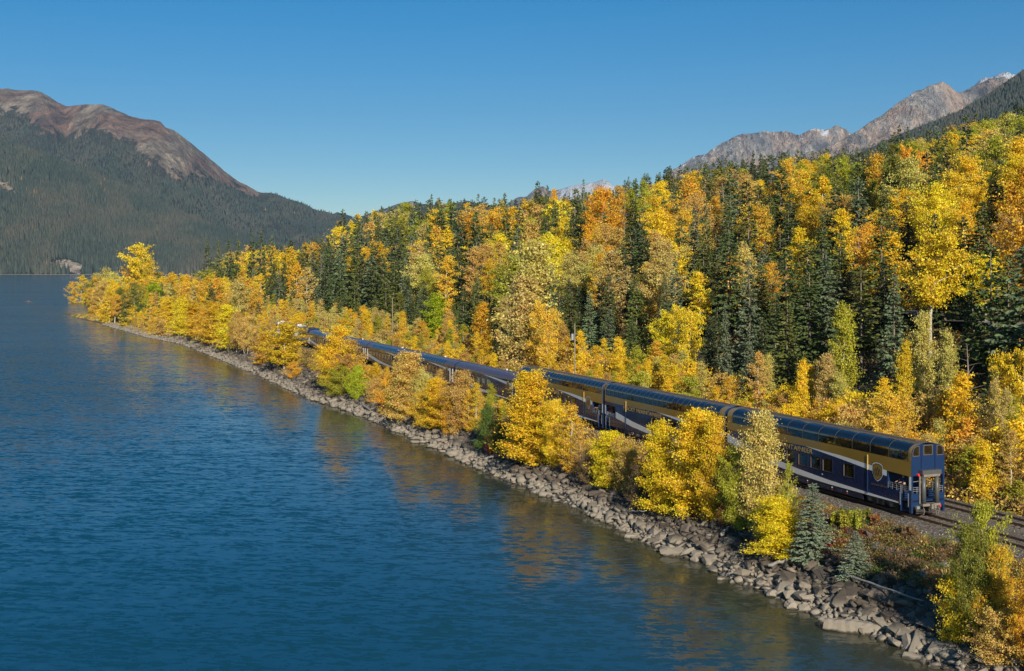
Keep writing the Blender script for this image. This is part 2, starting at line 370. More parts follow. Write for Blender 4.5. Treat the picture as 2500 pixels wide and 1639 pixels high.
skyB = [(-500,170),(-100,200),(0,207),(60,210),(95,213),(115,225),(135,240),(155,247),(200,243),(240,243),(262,252),(300,270),(355,280),(372,283),(385,297),(402,301),(420,314),(440,330),(480,362),(520,397),(560,425),(600,445),(650,455),(675,462),(700,474),(750,492),(790,502),(850,530),(950,580),(1050,625)]
def mk_B():
    # the rock mask needs the distance of each vertex: same rows as mountain() uses
    Dr, Df, ncol, nrow, seed = 7600, 5100, 420, 130, 1
    xs = np.linspace(-500, 1050, ncol); DR = Dr * (1 + .03 * np.sin(xs / 90 + seed)); rr = np.concatenate([np.linspace(0, 1, nrow), 1 + np.linspace(.03, .8, 14)])
    MB_D[0] = Df + (DR[None] - Df) * rr[:, None]
    return mountain('mountain', 'long bare topped red and grey mountain with forested flank across the lake', skyB, Dr, Df, 10, mB, rockB, ncol=ncol, nrow=nrow, rough=48, gully=85, seed=seed, jag=3.0, prof=1.0)
mk_B()
mA = mtn_mat('near_forest_slope', FOR, ((.2,.17,.14),(.3,.25,.2),(.3,.27,.23),(.36,.3,.26)), sc=1 / 200.)
skyA = [(-500,250),(-300,285),(0,325),(100,362),(200,400),(300,440),(400,488),(500,528),(600,560),(700,592),(800,615),(1000,630)]
def rockA(RR, C, Z):
    g = lambda cx, cr, wx_, wr: np.exp(-((C - cx) / wx_) ** 2 - ((RR - cr) / wr) ** 2)
    return np.clip(.0 + .75 * g(12, .62, 30, .05) + .8 * g(150, .045, 45, .035) + .7 * g(178, .015, 16, .02), 0, 1)
mountain('hillside', 'lower spruce covered slope rising from the far shore', skyA, 5300, 4375, 1.0, mA, rockA, ncol=320, nrow=90, rough=26, gully=22, seed=4, jag=1.0, prof=.85)
mC = mtn_mat('right_rock_ridges', ((.03,.035,.03),(.06,.062,.045),(.07,.06,.05)), ROCK_GREY, streak=(1, .35, .45), sc=1 / 230.)
one = lambda RR, C, Z: np.ones_like(RR) * 1.0
def snowtop(th, amt=.5):
    return lambda RR, C, Z: np.clip(amt * smooth(th, 1.0, RR), 0, 1)
mountain('mountain', 'grey rock ridge with jagged peaks behind the forest', [(1330,620),(1450,500),(1550,405),(1570,390),(1600,372),(1640,357),(1665,340),(1700,322),(1730,313),(1780,304),(1810,305),(1835,309),(1860,312),(1875,306),(1890,299),(1905,297),(1925,303),(1945,293),(1965,300),(2000,330),(2100,360),(2200,400)],
         9600, 7300, 30, mC, one, snowtop(.9, .42), ncol=420, nrow=130, rough=110, gully=130, seed=21, jag=5, prof=.9)
mountain('mountain', 'streaked grey and orange rock peak at the right', [(1650,500),(1750,430),(1850,375),(1900,352),(1960,325),(2000,299),(2040,275),(2080,246),(2130,213),(2160,201),(2190,192),(2205,196),(2222,214),(2232,216),(2245,211),(2270,197),(2300,184),(2330,180),(2380,196),(2500,230),(2700,300)],
         7200, 5200, 30, mC, lambda RR, C, Z: .5 + .6 * smooth(.12, .4, RR), None, ncol=460, nrow=150, rough=95, gully=120, seed=33, jag=5, prof=.92)
mountain('mountain', 'snow covered summit behind the right hand ridge', [(2200,260),(2260,205),(2280,188),(2290,181),(2310,175),(2325,170),(2340,168),(2352,173),(2366,171),(2385,160),(2450,180),(2550,230)],
         9000, 7600, 60, mC, one, snowtop(.1, .95), ncol=160, nrow=50, rough=50, gully=60, seed=41, jag=5)
mountain('mountain', 'far snowy peak showing over the treetops', [(1130,500),(1200,462),(1225,455),(1245,440),(1262,436),(1275,444),(1295,442),(1312,438),(1330,431),(1350,428),(1370,424),(1392,419),(1410,420),(1425,430),(1450,450),(1550,490),(1620,520)],
         11500, 9500, 60, mC, one, lambda RR, C, Z: np.clip(.5 * smooth(1240, 1330, C) + .35 * smooth(.5, 1, RR) * smooth(1230, 1340, C), 0, 1), ncol=200, nrow=50, rough=60, gully=90, seed=51, jag=5)
mountain('mountain', 'low blue hills far up the valley', [(700,520),(760,500),(785,493),(800,500),(830,505),(880,490),(930,473),(960,467),(985,474),(1020,476),(1060,473),(1085,467),(1110,472),(1150,478),(1250,500)],
         11000, 9000, 60, mC, lambda RR, C, Z: 0 * RR + .3, None, ncol=160, nrow=40, rough=50, gully=60, seed=61, jag=3)
mD = mtn_mat('dark_forest_slope', ((.02,.028,.018),(.04,.05,.03),(.05,.045,.03)), ((.2,.17,.14),(.3,.25,.2),(.3,.27,.23),(.36,.3,.26)), sc=1 / 160.)
mountain('hillside', 'dark forested spur below the right hand peak', [(1750,450),(1850,415),(1950,378),(2050,333),(2100,308),(2150,290),(2230,258),(2300,216),(2350,182),(2380,162),(2500,110),(2700,60)],
         3900, 1900, 60, mD, lambda RR, C, Z: 0 * RR, None, ncol=240, nrow=70, rough=20, gully=18, seed=71, jag=1.0, prof=1.1)

def cone_forest(name, label, key, n, hmin, hmax, keep, seed, cols=((.022,.036,.027),(.060,.076,.048))):
    X, D, Z, RR, C, A = MT[key]; r = np.random.default_rng(seed)
    i = r.integers(0, X.shape[0] - 16, n); j = r.integers(0, X.shape[1] - 1, n); a = r.random(n)[:, None]; b = r.random(n)[:, None]
    i = np.minimum(i, X.shape[0] - 16)
    def smp(G): return (G[i, j] * (1 - a[:, 0]) * (1 - b[:, 0]) + G[i+1, j] * a[:, 0] * (1 - b[:, 0]) + G[i, j+1] * (1 - a[:, 0]) * b[:, 0] + G[i+1, j+1] * a[:, 0] * b[:, 0])
    x, y, z, rr, rk = smp(X), smp(D), smp(Z), smp(RR), smp(A['rock'])
    xd = (CX + F * x / y) / K
    k = keep(rr, rk, xd, r.random(n)) & (xd > -160) & (xd < 2540); x, y, z, rr = x[k], y[k], z[k], rr[k]; n = len(x)
    h = r.uniform(hmin, hmax, n) * (1 - .35 * rr); w = h * r.uniform(.13, .2, n)
    prof = [(-.04, .8), (.30, 1.0), (.62, .5), (1.0, .03)]
    V = []; ns = 5; a0 = r.uniform(0, 6.28, n)
    for (hz, wr) in prof:
        for q in range(ns):
            an = a0 + q * 2 * math.pi / ns; wj = w * wr * r.uniform(.75, 1.25, n)
            V.append(np.stack([x + wj * np.cos(an), y + wj * np.sin(an), z + hz * h], 1))
    V = np.stack(V, 1).reshape(-1, 3); base = np.arange(n)[:, None] * (len(prof) * ns); Fc = []
    for t in range(len(prof) - 1):
        for q in range(ns):
            Fc.append(base + np.array([[t*ns+q, t*ns+(q+1) % ns, (t+1)*ns+(q+1) % ns, (t+1)*ns+q]]))
    Fc = np.concatenate(Fc, 1).reshape(-1, 4)
    m = NT(name + '_green'); g = m.n('ShaderNodeNewGeometry'); c = m.mix(g.outputs['Random Per Island'], cols[0], cols[1])
    big_ = m.noise(1 / 260., 5, .65, coord='Pos', sc=(1, .5, .7)); c = m.mix(m.ramp(big_, [(.46, 0.0), (.62, .45)]), c, (.115, .09, .06)); c = m.mix(m.ramp(big_, [(.34, .6), (.46, 0.0)]), c, (.028, .042, .034))
    pick = m.ramp(g.outputs['Random Per Island'], [(.996, 0.0), (.998, 1.0)]); c = m.mix(pick, c, (.30, .17, .04)); m.set(Base_Color=c, Roughness=.9)
    o = new_obj(name, np_mesh(name, V, Fc, [m.m])); tag(o, label, None, None, 'stuff'); return o
cone_forest('conifer_forest', 'spruce forest covering the slope across the lake', 'lower spruce covered slope rising from the far shore', 42000, 26, 46, lambda rr, rk, xd, q: (rk < .35) & (xd < 820), 3)
cone_forest('conifer_forest', 'spruce forest on the mountain flank', 'long bare topped red and grey mountain with forested flank across the lake', 60000, 20, 34, lambda rr, rk, xd, q: (q > rk * 2.1) & (xd < 900) & (rr > .1), 5)
cone_forest('conifer_forest', 'dark forest on the spur below the right peak', 'dark forested spur below the right hand peak', 26000, 14, 24, lambda rr, rk, xd, q: (xd > 1700) & (rr > .3), 6)
# pale beach line at the foot of the far slope
X, D, Z, RR_, C_, A_ = MT['lower spruce covered slope rising from the far shore']
b = MB(); nn = X.shape[1]
for j in range(0, nn - 1):
    b.quad((X[0, j], 4352 + 5 * math.sin(j), .15), (X[0, j+1], 4352 + 5 * math.sin(j+1), .15), (X[0, j+1], 4400, 3.2), (X[0, j], 4400, 3.2))
tag(b.build('beach', plain('far_beach_gravel', (.34, .29, .24), .9)), 'pale gravel strip along the far shore', kind='structure')

# ------------------------------------------------------------------ railway
M['rail'] = plain('worn_rail_steel', (.20, .15, .12), .35, .8); M['sleeper'] = plain('creosoted_timber', (.13, .095, .065), .9, var=.3, scale=2)
M['navy'] = plain('navy_coach_paint', (.012, .022, .075), .22, 0, .1, coat=.6)
M['navy_low'] = plain('navy_underframe_paint', (.010, .014, .035), .5)
M['blue'] = plain('blue_end_paint', (.011, .033, .095), .3, 0, .1, coat=.4)
def gold_mat():
    m = NT('bronze_gold_paint'); f = m.noise(.8, 5); c = m.mix(f, (.30, .18, .035), (.38, .24, .05)); m.set(Base_Color=c, Roughness=.30, Metallic=.25); m.b.inputs['Coat Weight'].default_value = .5; m.b.inputs['Coat Roughness'].default_value = .08; return m.m
M['gold'] = gold_mat(); M['goldline'] = plain('gold_lettering', (.55, .36, .10), .45, 0)
M['white'] = plain('silver_white_stripe', (.72, .72, .71), .35, 0, .04)
M['roof'] = plain('brown_roof_paint', (.16, .115, .075), .4, .2, .2); M['roof_maroon'] = plain('maroon_roof_paint', (.13, .075, .075), .3, .25, .12, coat=.3)
M['rib'] = plain('bronze_window_rib', (.26, .19, .13), .4, .4)
M['rubber'] = plain('grey_rubber', (.085, .085, .085), .45); M['steel'] = plain('brushed_steel', (.55, .55, .55), .3, .7, .05)
M['iron'] = plain('dusty_black_iron', (.06, .05, .045), .7, .2, .3); M['dustgrey'] = plain('dusty_grey_iron', (.20, .17, .14), .8, 0, .3)
M['dark'] = plain('dark_interior', (.012, .012, .016), .8); M['red'] = plain('red_lens', (.7, .03, .03), .25); M['teal'] = plain('teal_lens', (.06, .35, .45), .3)
def glass_mat(name, col=(.006, .008, .012), rough=.035):
    m = NT(name); f = m.noise(1.3, 2); m.set(Base_Color=col, Roughness=rough); m.b.inputs['IOR'].default_value = 2.0; m.bump(f, .06, .05); return m.m
M['glass'] = glass_mat('tinted_dome_glass'); M['glass2'] = glass_mat('lower_window_glass', (.02, .014, .008))
M['green_in'] = plain('pale_green_blind', (.30, .34, .22), .6)

RZ = math.atan2(-ES[1], -ES[0])       # coach local +x points to the near (right hand) end, -y faces the lake
def rail_frame(name, s, p=0.0, z=RAIL):
    x, y = xy(s, p); return empty(name, (x, y, z), RZ)
# ballast bed
sb = axis([(-420, -60, 30), (-60, 300, 2), (300, 900, 20)]); pb = np.array([-4.3, -3.3, -2.1, -1.35, -.7, 0, .7, 1.35, 2.4, 3.6, 4.9, 6.2, 7.2, 8.0, 8.7])
zb = np.array([3.95, 4.12, 4.30, 4.38, 4.37, 4.36, 4.37, 4.38, 4.36, 4.36, 4.36, 4.37, 4.34, 4.15, 3.9])
Sb, Pb = np.meshgrid(sb, pb, indexing='ij'); BX, BY = xy(Sb, Pb)
BZ = zb[None] + .05 * wob(BX, BY, 2.3); Pj = Pb + .25 * wob(BX, BY, 5) * ((Pb < -4) | (Pb > 9)); BX, BY = xy(Sb, Pj)
tag(new_obj('ballast_bed', grid_mesh('ballast_bed', BX, BY, BZ, [M['ballast']])), kind='structure')
# loose ballast spill on the lake side, real stones
def hull_mesh(name, seed, mats, n=13, flat=.7, lng=1.25):
    r = np.random.default_rng(seed); bm = bmesh.new()
    P = r.normal(size=(n, 3)); P /= np.linalg.norm(P, axis=1)[:, None]; P = np.sign(P) * np.abs(P) ** .62
    P = P * np.array([lng, 1, flat]) * .5 * r.uniform(.82, 1.0, (n, 1))
    for v in P: bm.verts.new(v)
    res = bmesh.ops.convex_hull(bm, input=bm.verts[:]); bmesh.ops.delete(bm, geom=[v for v in bm.verts if not v.link_faces], context='VERTS')
    me = bpy.data.meshes.new(name); bm.to_mesh(me); bm.free()
    for m in mats: me.materials.append(m)
    return me
def tri_arrays(me):
    me.calc_loop_triangles(); T = np.zeros(len(me.loop_triangles) * 3, np.int32); me.loop_triangles.foreach_get('vertices', T)
    V = np.zeros(len(me.vertices) * 3, np.float32); me.vertices.foreach_get('co', V); return V.reshape(-1, 3), T.reshape(-1, 3)
def rotmats(n, r, tilt=.6):
    z = r.uniform(0, 6.283, n); x = r.normal(0, tilt, n); y = r.normal(0, tilt, n)
    cz, sz, cx, sx, cyy, syy = np.cos(z), np.sin(z), np.cos(x), np.sin(x), np.cos(y), np.sin(y)
    Rz = np.zeros((n, 3, 3)); Rz[:, 0, 0] = cz; Rz[:, 0, 1] = -sz; Rz[:, 1, 0] = sz; Rz[:, 1, 1] = cz; Rz[:, 2, 2] = 1
    Rx = np.zeros((n, 3, 3)); Rx[:, 0, 0] = 1; Rx[:, 1, 1] = cx; Rx[:, 1, 2] = -sx; Rx[:, 2, 1] = sx; Rx[:, 2, 2] = cx
    Ry = np.zeros((n, 3, 3)); Ry[:, 1, 1] = 1; Ry[:, 0, 0] = cyy; Ry[:, 0, 2] = syy; Ry[:, 2, 0] = -syy; Ry[:, 2, 2] = cyy
    return Rz @ Rx @ Ry
def joined(name, protos, pos, scl, rot, mats):
    """many copies in one mesh"""
    Vs, Ts, off = [], [], 0; which = rng.integers(0, len(protos), len(pos))
    for k, (V, T) in enumerate(protos):
        i = np.where(which == k)[0]
        if not len(i): continue
        W = np.einsum('nij,nvj->nvi', rot[i], V[None] * scl[i][:, None, :]) + pos[i][:, None, :]
        Vs.append(W.reshape(-1, 3)); Ts.append((T[None] + (np.arange(len(i)) * len(V))[:, None, None]).reshape(-1, 3) + off); off += len(i) * len(V)
    return np_mesh(name, np.concatenate(Vs), np.concatenate(Ts), mats)
r_ = np.random.default_rng(5); n = 9000
s = 120 * r_.random(n) ** 1.3 - 16; p = -4.0 - np.abs(r_.normal(0, .9, n)) + 1.6 * (r_.random(n) < .45) * r_.random(n); X, Y = xy(s, p); Z = np.maximum(ground(X, Y), np.interp(p, pb, zb, left=-9)) + .03
sc_ = r_.uniform(.06, .17, n)[:, None] * np.ones(3)
mg = NT('gravel_stone'); g_ = mg.n('ShaderNodeNewGeometry'); mg.set(Base_Color=mg.ramp(g_.outputs['Random Per Island'], [(0, (.05, .045, .04)), (.6, (.2, .18, .155)), (1, (.5, .47, .42))]), Roughness=.9)
tag(new_obj('gravel', joined('gravel', [tri_arrays(hull_mesh('g', 900 + k, [], 7)) for k in range(3)], np.stack([X, Y, Z], 1), sc_, rotmats(n, r_), [mg.m])), 'loose grey ballast stones spilling down beside the track', kind='stuff')

def rail_mesh(L0, L1, y):
    b = MB(); b.box(L0, L1, y - .035, y + .035, -.05, 0); b.box(L0, L1, y - .012, y + .012, -.15, -.05); b.box(L0, L1, y - .07, y + .07, -.17, -.15); return b
slp = MB(); slp.box(-.115, .115, -1.3, 1.3, -.32, -.165); slp_me = slp.mesh('sleeper', M['sleeper'])
pl_me = MB(); pl_me.box(-.09, .09, -.17, .17, -.165, -.15); pl_me = pl_me.mesh('tie_plate', M['rail'])
for ti, (pp, lab) in enumerate(((0.0, 'lakeside railway track under the train'), (5.1, 'second railway track beside the train on the hill side'))):
    t = rail_frame('railway_track', 0, pp); tag(t, lab, 'railway track', 'railway tracks')
    for yy in (-.7525, .7525): rail_mesh(-420, 60, yy).build('rail', M['rail'], t)
    for k in range(150):
        o = new_obj('sleeper', slp_me, t); o.location = (18 - k * .61, random.uniform(-.04, .04), random.uniform(-.012, .008)); o.rotation_euler = (0, 0, random.uniform(-.02, .02))
    b = MB()
    for k in range(280):
        x = -73.8 - k * .61; b.box(x - .115, x + .115, -1.3, 1.3, -.32, -.165)
    tag(b.build('sleepers', M['sleeper'], t), kind='stuff')

# ------------------------------------------------------------------ coaches
def lerp_tab(tab, x): return float(np.interp(x, [a for a, b in tab], [b for a, b in tab]))
GOLD_LOW = [(0, 3.0), (2.75, 3.06), (5.07, 3.2), (8.6, 3.40), (13.5, 3.5), (18, 3.42), (22, 3.40), (26, 3.44)]
UP_TH = [(0, .44), (2.75, .42), (5.07, .38), (8.6, .27), (13.5, 0.0), (26, 0)]
LO_C = [(0, .88), (1.2, .88), (5.07, .93), (10.2, 1.02), (14.5, 1.22), (19, 1.60), (23, 2.15), (26.2, 2.66)]
LO_T = [(0, .06), (1.2, .09), (5.07, .20), (10.2, .34), (14.5, .48), (19, .60), (23, .70), (26.2, .78)]
HL = 12.95; HW = 1.525
def wall(b, x0, x1, z0, z1, holes, y, m=0, rec=.05, mr=1):
    """vertical wall in the plane y with rectangular openings and their reveals; y<0 faces the lake"""
    xs = sorted({x0, x1, *[h[0] for h in holes], *[h[1] for h in holes]}); zs = sorted({z0, z1, *[h[2] for h in holes], *[h[3] for h in holes]})
    for i in range(len(xs)-1):
        for j in range(len(zs)-1):
            cx_, cz_ = (xs[i]+xs[i+1])/2, (zs[j]+zs[j+1])/2
            if any(h[0] < cx_ < h[1] and h[2] < cz_ < h[3] for h in holes): continue
            b.quad((xs[i], y, zs[j]), (xs[i+1], y, zs[j]), (xs[i+1], y, zs[j+1]), (xs[i], y, zs[j+1]), m)
    yi = y - math.copysign(rec, y)
    for a, c, d, e in holes:
        b.quad((a, y, d), (c, y, d), (c, yi, d), (a, yi, d), mr); b.quad((a, y, e), (c, y, e), (c, yi, e), (a, yi, e), mr)
        b.quad((a, y, d), (a, y, e), (a, yi, e), (a, yi, d), mr); b.quad((c, y, d), (c, y, e), (c, yi, e), (c, yi, d), mr)
def bogie(t, x):
    bo = MB()
    for sd in (-1, 1):
        bo.box(x - 1.9, x + 1.9, sd*1.05 - .07, sd*1.05 + .07, .42, .62); bo.box(x - .5, x + .5, sd*1.1 - .12, sd*1.1 + .12, .28, .52)
        for dx in (-1.3, 1.3): bo.box(x + dx - .22, x + dx + .22, sd*1.12 - .13, sd*1.12 + .13, .33, .66, 1)
        for dx in (-.35, .35): bo.tube([(x + dx, sd*1.16, .30), (x + dx, sd*1.16, .72)], .11, 8, 1)
    bo.box(x - .35, x + .35, -1.0, 1.0, .38, .75)
    o = bo.build('bogie', [M['iron'], M['dustgrey']], t)
    for dx in (-1.3, 1.3):
        w = MB(); w.tube([(x + dx, -.80, .46), (x + dx, -.68, .46)], .457, 20); w.tube([(x + dx, .68, .46), (x + dx, .80, .46)], .457, 20); w.tube([(x + dx, -.68, .46), (x + dx, .68, .46)], .08, 8)
        w.build('wheelset', M['iron'], o)
def underframe(t, dome):
    b = MB(); b.box(-HL + .3, HL - .3, -1.2, 1.2, .62, .9); b.build('underframe', M['iron'], t)
    b = MB(); b.box(-8.2, 7.2, -1.50, -1.44, .36, .80); b.box(-8.2, 7.2, 1.44, 1.50, .36, .80); b.box(-8.2, 7.2, -1.44, 1.44, .36, .40)
    b.build('skirt', M['navy_low'], t)
    for x, w in ((-6.8, .5), (-4.9, .35), (-1.0, .5), (2.2, .55), (4.1, .4)):
        b = MB(); b.box(x - w, x + w, -1.515, -1.50, .45, .70); b.build('access_panel', M['navy'] if w > .38 else M['dustgrey'], t)
    for x in (-5.9, -.2, 3.2, 5.2):
        b = MB(); b.box(x - .05, x + .05, -1.53, -1.50, .62, .70, 0); b.box(x - .05, x + .05, -1.53, -1.50, .48, .54, 1); b.build('placard', [M['white'], M['red']], t)
    bogie(t, 9.0); bogie(t, -9.0)
    for sg in (-1, 1):
        b = MB(); b.box(sg * HL, sg * (HL + .32), -.12, .12, .72, .98, 0) if sg > 0 else b.box(-HL - .32, -HL, -.12, .12, .72, .98, 0)
        b.build('coupler', M['dustgrey'], t)
def livery(t, z_gold_top, lo, hi, k=1.0, zoff=0.0, gx0=-HL, gx1=HL, sh_x=9.05, gold=True, mir=False):
    """gold band and the two white sweeps as thin sheets on the lake side and, mirrored, on the hill side"""
    f = lambda x: HL - x
    for side in (-1, 1):
        y = side * (HW + .006); y2 = side * (HW + .012)
        xs = np.arange(gx0, gx1 + .01, .35); xs[-1] = gx1
        if gold:
            b = MB(); b.strip([(x, y, lerp_tab(GOLD_LOW, f(x)) * k + zoff) for x in xs], [(x, y, z_gold_top) for x in xs]); b.build('gold_band', M['gold'], t)
        b = MB(); xs2 = [x for x in xs if f(x) < 13.6 and x <= hi]
        b.strip([(x, y2, (lerp_tab(GOLD_LOW, f(x)) - lerp_tab(UP_TH, f(x))) * k + zoff) for x in xs2], [(x, y2, lerp_tab(GOLD_LOW, f(x)) * k + zoff + .01) for x in xs2])
        b.build('white_sweep', M['white'], t)
        b = MB(); xs3 = [x for x in xs if x >= lo and x <= hi + 1.4]
        b.strip([(x, y2, (lerp_tab(LO_C, f(x)) - lerp_tab(LO_T, f(x)) / 2) * k) for x in xs3], [(x, y2, (lerp_tab(LO_C, f(x)) + lerp_tab(LO_T, f(x)) / 2) * k) for x in xs3])
        b.build('white_sweep', M['white'], t)
def shield(t, x, z0, z1, w):
    def outline(g, n=12):
        zc = (z0 + z1) / 2; h = (z1 - z0) / 2 * g; ww = w / 2 * g; pts = []
        for i in range(n + 1):
            a = math.pi * i / n; pts.append((x + ww * math.cos(a), zc + h * (.62 + .38 * math.sin(a))))
        pts += [(x - ww, zc - h * .25), (x - ww * .55, zc - h * .75), (x, zc - h), (x + ww * .55, zc - h * .75), (x + ww, zc - h * .25)]
        return pts
    y = -HW - .016; b = MB()
    b.poly([(a, y, c) for a, c in outline(1.0)][::-1], 0); b.poly([(a, y - .006, c) for a, c in outline(.91)][::-1], 1); b.poly([(a, y - .012, c) for a, c in outline(.82)][::-1], 2)
    zc = z0 + (z1 - z0) * .47; hh = (z1 - z0) * .26
    for dx, s_ in ((-.17, .8), (0.0, 1.15), (.17, .8)):
        p = [(x + dx * w * 1.2 - .20 * w, zc - hh * .7), (x + dx * w * 1.2, zc + hh * s_), (x + dx * w * 1.2 + .20 * w, zc - hh * .7)]
        for (xa, za), (xb, zb_) in ((p[0], p[1]), (p[1], p[2])):
            b.quad((xa - .03, y - .017, za), (xa + .03, y - .017, za), (xb + .03, y - .017, zb_), (xb - .03, y - .017, zb_), 3)
    b.build('crest', [M['white'], M['navy_low'], M['gold'], M['navy_low']], t)
def lettering(t, txt, x, z, size, mat, name='lettering', width=None):
    c = bpy.data.curves.new(name, 'FONT'); c.body = txt; c.size = size; c.extrude = .004; c.space_character = 1.12; c.materials.append(mat); c.resolution_u = 3
    o = bpy.data.objects.new('tmp', c); COL.objects.link(o); dg = bpy.context.evaluated_depsgraph_get(); me = bpy.data.meshes.new_from_object(o.evaluated_get(dg)); bpy.data.objects.remove(o)
    o = new_obj(name, me, t); o.location = (x, -HW - .02, z); o.rotation_euler = (R(90), 0, 0)
    if width: o.scale = (width / max(v.co.x for v in me.vertices), 1, 1)
    return o
def rod(t, name, x, y, z0, z1, mat, r=.03):
    b = MB(); b.tube([(x, y, z0), (x, y, z1)], r, 6); return b.build(name, mat, t)
def railing(t, pts, z0, z1, nbar=3, post=.55):
    b = MB()
    for (xa, ya), (xb, yb) in zip(pts[:-1], pts[1:]):
        L = math.hypot(xb - xa, yb - ya); k = max(1, int(round(L / post)))
        for j in range(k + 1): b.tube([(xa + (xb-xa)*j/k, ya + (yb-ya)*j/k, z0 - .25), (xa + (xb-xa)*j/k, ya + (yb-ya)*j/k, z1)], .024, 5)
        for q in range(nbar): zz = z0 + (z1 - z0) * (q + .45) / (nbar - .55) if nbar > 1 else z1; b.tube([(xa, ya, min(zz, z1)), (xb, yb, min(zz, z1))], .024, 5)
    return b.build('railing', M['steel'], t)
def end_shell(t, sg, z0, ztop, prof, mat):
    """flat end sheet following the roof curve"""
    x = sg * HL; b = MB(); pts = [(x, y, z) for y, z in prof]; b.poly(pts if sg < 0 else pts[::-1]); return b.build('end_wall', mat, t)
def arc_profile(zs, zr, n=8, r1=.88):
    """from the side top (y=-HW,z=zs) over to the roof centre"""
    pts = []
    for i in range(n + 1):
        a = math.pi / 2 * i / n; pts.append((-HW + r1 * (1 - math.cos(a)), zs + (zr - .08 - zs) * math.sin(a)))
    return pts

def bilevel(name, s_near, label, npane, plat, text_x=None, wins=(), x_off=0):
    """two-level dome coach; plat: +1 open platform at the near end, -1 at the far end"""
    t = rail_frame(name, s_near + HL, 0); tag(t, label, 'railway carriage', 'carriages of the passenger train')
    PX = HL - 2.7          # where the body stops and the platform begins
    b0, b1 = (-HL, PX) if plat > 0 else (-PX, HL)
    ZG0, ZS, ZR = 4.10, 4.72, 5.46
    b = MB(); holes = [(x - .66, x + .66, 1.84, 2.86) for x in wins]
    for y in (-HW, HW): wall(b, b0, b1, .80, 3.05, holes, y); wall(b, -HL, HL, 3.05, ZG0, [], y)
    pe = b1 if plat > 0 else b0; oe = b0 if plat > 0 else b1
    b.quad((pe, -HW, .8), (pe, HW, .8), (pe, HW, 3.05), (pe, -HW, 3.05), 2)
    b.quad((b0, -HW, .8), (b1, -HW, .8), (b1, HW, .8), (b0, HW, .8), 0)
    pp = (pe, plat * HL); b.quad((pp[0], -HW, 3.05), (pp[1], -HW, 3.05), (pp[1], HW, 3.05), (pp[0], HW, 3.05), 2)
    b.build('body', [M['navy'], M['rib'], M['blue']], t)
    for x in wins:
        for sd in (-1, 1):
            w = MB(); a0, a1, c0, c1, y = x - .66, x + .66, 1.84, 2.86, sd * (HW + .01)
            for (q0, q1, q2, q3) in ((a0 - .05, a1 + .05, c0 - .05, c0), (a0 - .05, a1 + .05, c1, c1 + .05), (a0 - .05, a0, c0, c1), (a1, a1 + .05, c0, c1)): w.box(q0, q1, y - .012, y + .012, q2, q3)
            fo = w.build('window', M['navy_low'], t); w = MB(); y = sd * (HW - .045); w.quad((a0, y, c0), (a1, y, c0), (a1, y, c1), (a0, y, c1)); w.build('pane', M['glass2'], fo)
    # dome: panes, ribs, roof
    prof = arc_profile(ZS, ZR); side = [(-HW, ZG0 + .03)] + prof
    e0, e1 = -HL + .9 if plat > 0 else -HL + .28, HL - .30 if plat > 0 else HL - .9
    wdt = (e1 - e0) / npane
    pm = {}
    for sd in (-1, 1):
        w = MB(); cur = [(-sd * 0 + (y if sd < 0 else -y) * 1.0, z) for y, z in side]; w.strip([(-wdt/2, y, z) for y, z in cur], [(wdt/2, y, z) for y, z in cur]); pm[sd] = w.mesh('dome_pane', M['glass'], True)
        w = MB(); cur2 = [(y * 1.012, z + .012 * (z > ZS)) for y, z in cur]; w.strip([(-.035, y, z) for y, z in cur2], [(.035, y, z) for y, z in cur2]); pm[sd * 2] = w.mesh('dome_rib', M['rib'], True)
        w = MB(); w.strip([(e1 + .0, y, z) for y, z in cur], [(HL, y, z) for y, z in cur]); w.strip([(-HL, y, z) for y, z in cur], [(e0, y, z) for y, z in cur]); w.build('dome_end_panel', M['gold'] , t, True)
        for i in range(npane): o = new_obj('dome_pane', pm[sd], t); o.location = (e0 + (i + .5) * wdt, 0, 0)
        for i in range(npane + 1): o = new_obj('dome_rib', pm[sd * 2], t); o.location = (e0 + i * wdt, 0, 0)
    y0 = prof[-1][0]; b = MB(); yy = [y0, y0 * .66, y0 * .33, 0, -y0 * .33, -y0 * .66, -y0]; zz = [ZR - .08, ZR - .02, ZR + .01, ZR + .02, ZR + .01, ZR - .02, ZR - .08]
    b.strip([(-HL, y, z) for y, z in zip(yy, zz)], [(HL, y, z) for y, z in zip(yy, zz)]); b.build('roof', M['roof'], t, True)
    b = MB(); b.box(-HL + 1, HL - 1, -.30, -.05, ZR + .0, ZR + .045); b.build('roof_walk', M['roof'], t)
    # ends
    full = [(-HW, 3.05)] + side + [(-y, z) for y, z in reversed(side)] + [(HW, 3.05)]
    for sg in (-1, 1):
        p_ = full if sg == plat else [(-HW, .8)] + full[1:-1] + [(HW, .8)]
        end_shell(t, sg, 0, 0, p_, M['blue'])
    b = MB()
    for x in np.arange(b0 + 1.2, b1 - .4, 2.43): b.box(x - .008, x + .008, -HW - .004, -HW + .002, .82, 3.0)
    b.build('panel_seam', M['navy_low'], t)
    livery(t, ZG0 + .02, b0, b1, gx0=-HL, gx1=HL)
    shield(t, 9.05 if plat > 0 else 10.4, 2.06, 3.50, 1.25)
    lettering(t, 'ROCKY MOUNTAINEER', text_x if text_x is not None else -7.9, 2.98, .56, M['goldline'], width=8.75)
    lettering(t, 'GOLDLEAF SERVICE', 8.25, 1.72, .20, plain('faint_bronze_lettering', (.10, .07, .03), .5))
    for x in ((7.85,) if plat > 0 else (-7.6, 7.6)):
        b = MB(); b.box(x - .03, x + .03, -HW - .07, -HW - .012, .98, 2.78); b.build('drain_pipe', M['blue'], t)
        b = MB(); b.box(x - .03, x + .03, -HW - .07, -HW - .012, 2.78, 3.95); b.build('drain_pipe', M['goldline'], t)
